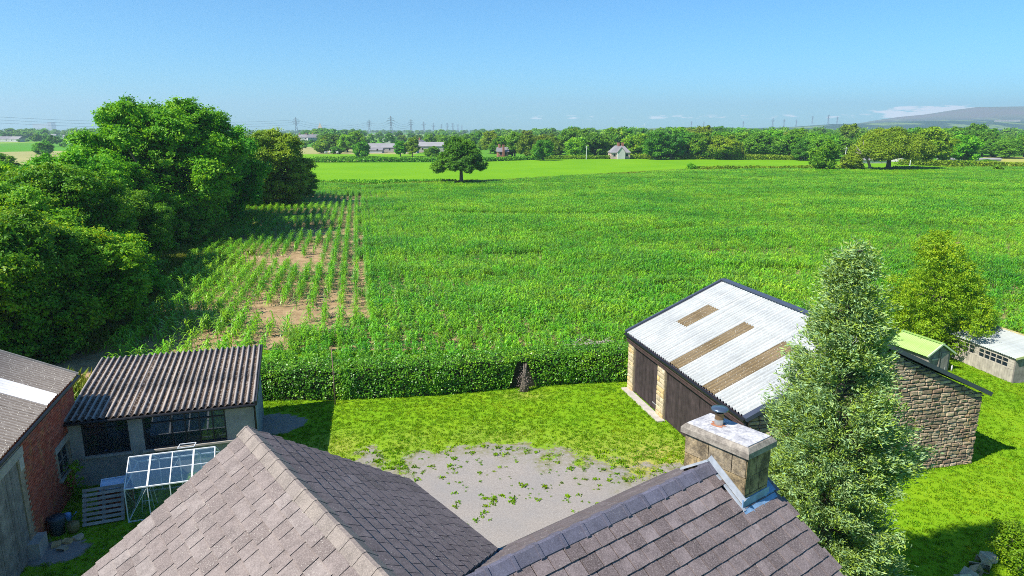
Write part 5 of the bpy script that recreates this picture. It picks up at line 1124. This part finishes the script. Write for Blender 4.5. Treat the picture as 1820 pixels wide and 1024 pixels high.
mb = MB(); mb.prism([(-1.5, 0), (1.5, 0), (1.5, 2.8), (0, 4.6), (-1.5, 2.8)], -3.7, -2.4, 'y'); mb.build('gable_bay', M['slab_white'], cot)
mb = MB(); mb.prism([(-1.8, 2.6), (0, 4.8), (1.8, 2.6), (1.6, 2.5), (0, 4.55), (-1.6, 2.5)], -3.9, 0, 'y'); mb.build('bay_roof', M['farroof'], cot)
for cx_ in (-.4, 1.3): MB().box(cx_-.4, -.35, 4.4, cx_+.4, .35, 6.3).build('chimney', M['redbrick_far'], cot)
house_far('red_brick_house', 893, 292, 4.2, 4, 2.5, 1.7, .2, M['redbrick_far'], M['farroof'], 'red brick house with tall chimney at the left end of the tree row', chim=1)
MB().box(-.4, -2.7, 0, .4, -2.05, 5.2).build('tall_chimney', M['redbrick_far'], bpy.data.objects['red_brick_house'])
house_far('farm_shed', 682, 362, 20, 12, 2.6, 1.9, .02, M['concrete'], M['fibre_roof'], 'long grey farm shed behind the round bush tree', 'barn', 'farm sheds in the middle distance', 0, 5)
house_far('farm_shed', 727, 350, 9, 9, 1.8, 1.2, .02, M['slab_white'], M['fibre_roof'], 'low pale lean-to joining the two long farm sheds', 'barn', 'farm sheds in the middle distance', 0, 0)
house_far('farm_shed', 772, 372, 17, 12, 3.0, 2.0, .02, M['concrete'], M['fibre_roof'], 'right-hand long farm shed half hidden by the lone oak', 'barn', 'farm sheds in the middle distance', 0, 3)
house_far('farm_house', 748, 378, 7, 7, 4.2, 1.9, 1.5, M['redbrick_far'], M['farroof'], 'brown gabled farm building between the long sheds', 'barn', None, 1, 2)
house_far('farm_shed', 665, 350, 9, 7, 1.6, 1.0, .02, M['slab_white'], M['farroof'], 'low shed before the left end of the long grey shed', 'barn', 'farm sheds in the middle distance', 0, 2)
house_far('long_bungalow', 1555, 268, 16, 7, 3.0, 2.4, .05, simple('ochre_wall', (.55, .42, .26), .1), M['farroof'], 'ochre bungalow with grey roof glimpsed beneath the broad oak', chim=1, wins=5)
house_far('dark_roofed_house', 1608, 252, 10, 7, 2.2, 3.0, .3, M['slab_white'], simple('dark_slate_far', (.09, .09, .11), .1), 'dark slate house behind the right side of the broad oak', chim=1, wins=3)
house_far('glass_shed', 1535, 240, 14, 4, 1.2, .7, .05, M['slab_white'], M['fibre_roof'], 'low white shed in front of the ochre bungalow', 'shed', None, 0, 0)
house_far('low_wall_shed', 1722, 255, 22, 2.5, .8, .4, .0, M['slab_white'], M['fibre_roof'], 'long low pale shed at the foot of the right wood', 'shed', None, 0, 0)
house_far('garden_house', 1160, 330, 6, 5, 2.5, 1.5, .3, M['slab_white'], M['farroof'], 'small roof glimpsed among trees right of the cottage', chim=0)
vill = [(541, 640, 9, 'left'), (549, 660, 7, 'second'), (557, 640, 12, 'third'), (562, 655, 8, 'fourth')]
labs = ['pale gabled house at the left end of the distant hamlet', 'narrow house second in the distant hamlet', 'long low house in the middle of the distant hamlet', 'small house at the right end of the distant hamlet']
for i, (x, Y_, w, _) in enumerate(vill): house_far('hamlet_house', x, Y_, w, 7, 4.8, 2.6, .3*i, M['slab_white'], M['farroof'], labs[i], group='houses of the distant hamlet', chim=1)
labs2 = ['white house on the plain left of the pylons', 'white farmhouse right of the first pylons', 'pale sheds far beyond the lone oak', 'pale roofs above the red brick house', 'pale roof beyond the row near the cottage', 'pale house high in the right wood', 'white farm roof at the far left edge', 'pale farm building beside the far left wood', 'white houses beyond the far left meadow', 'white glasshouse below the distant factory', 'white farm on the slope of the moor', 'pale barn in the plain between pylons', 'dark roofed farm on the plain']
for i, (x, Y_, w) in enumerate(((620, 900, 12), (668, 1150, 14), (812, 900, 26), (905, 470, 9), (1008, 430, 9), (1712, 520, 7), (8, 700, 30), (32, 690, 14), (122, 1000, 16), (88, 1150, 26), (1790, 2300, 90), (775, 1900, 40), (690, 640, 10))):
    house_far('distant_house', x, Y_, w*.8, 8, 3.0, 2.2, rnd.uniform(-.3, .3), M['slab_white'], M['fibre_roof'] if i % 2 else M['farroof'], labs2[i], group='scattered houses on the plain', chim=0, wins=2, Z=(zat(216, 2300) if i == 10 else (3 if i in (4, 5) else 0)))
ch_ = house_far('village_church', 583, 900, 16, 9, 8, 5, .2, simple('church_stone', (.45, .38, .32), .1), M['farroof'], 'stone church with a pointed tower among the distant trees', 'church', None, 0, 3)
mb = MB(); mb.box(-11.5, -2.5, 0, -6.5, 2.5, 14); mb.add([(-11.7, -2.7, 14), (-6.3, -2.7, 14), (-6.3, 2.7, 14), (-11.7, 2.7, 14), (-9, 0, 21)], [(0,1,4), (1,2,4), (2,3,4), (3,0,4), (3,2,1,0)]); mb.build('tower', simple('church_tower', (.42, .35, .28), .1), ch_)
ps = empty('power_station', at(74, 6000), 0, label='pale blue-white industrial block on the far left horizon', cat='power station')
MB().box(-70, 0, 0, 60, 60, 68).build('hall', M['slab_white'], ps); MB().box(60, 0, 0, 90, 60, 80).build('tower_block', M['concrete'], ps); MB().box(-70, -6, 22, 60, -.5, 30).build('lower_band', M['concrete'], ps)

# sheep
def sheep(x, Y_, rz, lab):
    mb = MB(); mb.tube([(-.55, 0, .6), (-.5, 0, .66), (-.25, 0, .68), (.2, 0, .68), (.45, 0, .68), (.55, 0, .72), (.68, 0, .86), (.8, 0, .9), (.98, 0, .82), (1.02, 0, .8)], [.05, .22, .30, .31, .26, .18, .12, .12, .07, .03], 10)
    for a in (-.35, .35):
        for b in (-.12, .12): mb.tube([(a, b, .5), (a, b, .25), (a, b, 0)], [.07, .04, .04], 6)
    o = mb.build('sheep', M['slab_white'], None, True, label=lab, cat='sheep', group='sheep grazing below the farm'); o.location = at(x, Y_); o.rotation_euler = (0, 0, rz); o.scale = (1.25, 1.25, 1.25)
for i, (x, Y_, rz) in enumerate(((579, 330, .2), (588, 334, 3.0), (591, 336, .8), (600, 331, 2.6))): sheep(x, Y_, rz, ('leftmost white sheep in the pasture below the silvery trees', 'white sheep second from the left, facing away', 'middle sheep close to its neighbour in the pasture', 'rightmost sheep grazing toward the round bush tree')[i])

# ------------------------------------------------------------------ pylons, poles, turbines
def pylon(x, Y_, hgt, rz, thick, lab):
    o = empty('pylon', at(x, Y_), rz, label=lab, cat='pylon', group='pylons crossing the plain'); w = hgt*.09; t_ = thick
    mb = MB(); lv = [0, .25, .45, .6, .72, .84, 1.0]; wd = [w, w*.72, w*.5, w*.34, w*.26, w*.2, .3]
    for s1 in (-1, 1):
        for s2 in (-1, 1):
            for k in range(6): mb.bar((s1*wd[k], s2*wd[k], lv[k]*hgt), (s1*wd[k+1], s2*wd[k+1], lv[k+1]*hgt), t_)
    mb.build('legs', M['pylonmetal'], o); mb = MB()
    for k in range(5):
        for s in (-1, 1):
            mb.bar((-wd[k], s*wd[k], lv[k]*hgt), (wd[k+1], s*wd[k+1], lv[k+1]*hgt), t_*.6); mb.bar((wd[k], s*wd[k], lv[k]*hgt), (-wd[k+1], s*wd[k+1], lv[k+1]*hgt), t_*.6)
    mb.build('bracing', M['pylonmetal'], o)
    for z_, l_ in ((.62, 7.5), (.75, 9.5), (.88, 6.5)):
        mb = MB(); l_ *= hgt/45; mb.bar((-l_, 0, z_*hgt), (l_, 0, z_*hgt), t_*1.1); mb.bar((-l_, 0, z_*hgt), (0, 0, z_*hgt+2.5), t_*.7); mb.bar((l_, 0, z_*hgt), (0, 0, z_*hgt+2.5), t_*.7); mb.build('crossarm', M['pylonmetal'], o)
        for s in (-1, 1): MB().bar((s*l_, 0, z_*hgt), (s*l_, 0, z_*hgt-2.5), .3).build('insulator', M['pylonmetal'], o)
    return o
pyl = [(527.5, 1900, 46), (657, 2050, 42), (695.5, 1650, 44), (731, 2250, 46), (753.5, 2900, 46), (770.5, 3300, 46), (784.5, 3900, 46), (795, 3800, 52), (805, 4000, 54), (814, 4900, 56), (821, 5800, 60)]
order = ['large pylon just right of the olive oak', 'pylon above the long grey farm shed', 'tallest looking pylon, third from the left', 'fourth pylon from the left, with wide arms', 'fifth pylon from the left above the lone oak', 'sixth pylon from the left in the shrinking row', 'seventh pylon from the left in the shrinking row', 'eighth pylon from the left in the shrinking row', 'ninth pylon from the left, near the row end', 'tenth pylon from the left, near the row end', 'last and smallest pylon at the right end of the row']
for i, (x, Y_, hg) in enumerate(pyl): pylon(x, Y_, hg, .25, .42+Y_/8000, order[i])
def wire(name, a, b, sag, r_, lab, group='power line wires'):
    pts_ = [Vector(a).lerp(Vector(b), k/14)-Vector((0, 0, sag*4*(k/14)*(1-k/14))) for k in range(15)]; MB().tube(pts_, r_, 4).build(name, M['pylonmetal'], None, label=lab, cat='power line', group=group)
for k, z_ in enumerate((.62, .75, .88)):
    nm = ('lowest', 'middle', 'top')[k]
    a, b, c_, d_ = [tuple(at(x, Y_, hg*z_-2)) for x, Y_, hg in pyl[:4]]
    wire('power_line', at(-120, 1300, 44*z_+4), a, 12, .22, nm+' wire running from the left edge to the first pylon'); wire('power_line', a, b, 14, .22, nm+' wire between the first and second pylons'); wire('power_line', b, c_, 8, .2, nm+' wire between the second and third pylons'); wire('power_line', c_, d_, 10, .22, nm+' wire between the third and fourth pylons')
fp = [(1228, 3700), (1250, 3900), (1320, 3700), (1372, 3200), (1392, 3500), (1414, 3600), (1442, 3400), (1470, 2950), (1486, 3600)]
for i, (x, Y_) in enumerate(fp):
    o = pylon(x, Y_, 40, .1, .6, ('faint pylon above the wood right of the cottage', 'faint pylon second in the hazy right-hand row', 'faint pylon above the middle of the right wood', 'faint pylon fourth in the hazy right-hand row', 'faint pylon fifth in the hazy right-hand row', 'faint pylon just left of the wooded ridge', 'faint pylon where the wooded ridge begins', 'taller faint pylon on the wooded ridge', 'faint pylon nearest the white clouds')[i]); o['group'] = 'faint pylons on the ridge'; o.location.z = zat(229 if i < 3 else (226 if i < 6 else 221), Y_)
def turbine(x, Y_, hgt, lab):
    o = empty('wind_turbine', at(x, Y_), .1, label=lab, cat='wind turbine', group='wind turbines'); MB().tube([(0, 0, 0), (0, 0, hgt)], [1.4, .8], 8).build('mast', M['post_white'], o, True); hb = MB().tube([(0, -2.5, hgt), (0, 2, hgt)], [.9, 1.2], 8).build('nacelle', M['post_white'], o, True)
    for k in range(3): a = .4+k*2.094; MB().tube([(0, -2.4, hgt), (sin(a)*hgt*.2, -2.6, hgt+cos(a)*hgt*.2), (sin(a)*hgt*.48, -2.6, hgt+cos(a)*hgt*.48)], [.7, 1.0, .2], 6).build('blade', M['post_white'], o, True)
turbine(1144, 3600, 36, 'white wind turbine above the wood right of the cottage')
for i, (x, Y_, h_) in enumerate(((1042, 271, 5.2), (1430, 262, 7.5), (1708, 236, 5.4), (1500, 205, 6.2), (1617, 218, 3.2))):
    o = empty('telegraph_pole', at(x, Y_), 0, label=('pale pole left of the pink cottage', 'pale pole before the right wood', 'pale leaning pole above the low wall shed', 'pale pole at the left side of the broad oak', 'short pale pole before the dark slate house')[i], cat='pole', group='pale poles by the far fields')
    MB().tube([(0, 0, 0), (.05, 0, h_)], [.14, .10], 7).build('post', M['post_white'], o); MB().bar((-.5, 0, h_-.5), (.6, 0, h_-.5), .1).build('crossarm', M['post_white'], o)

# ------------------------------------------------------------------ haze over the whole scene
t = NT('summer_haze'); v_ = t.n('ShaderNodeVolumePrincipled'); v_.inputs['Color'].default_value = (.68, .88, 1.0, 1); v_.inputs['Density'].default_value = 2.0e-4; v_.inputs['Anisotropy'].default_value = .2
o_ = t.n('ShaderNodeOutputMaterial'); t.l(v_.outputs[0], o_.inputs['Volume'])
MB().box(-7000, -70, -2, 7000, 6600, 260).build('haze', t.m, None, kind='stuff', label='thin blue summer haze over the whole plain', cat='haze')
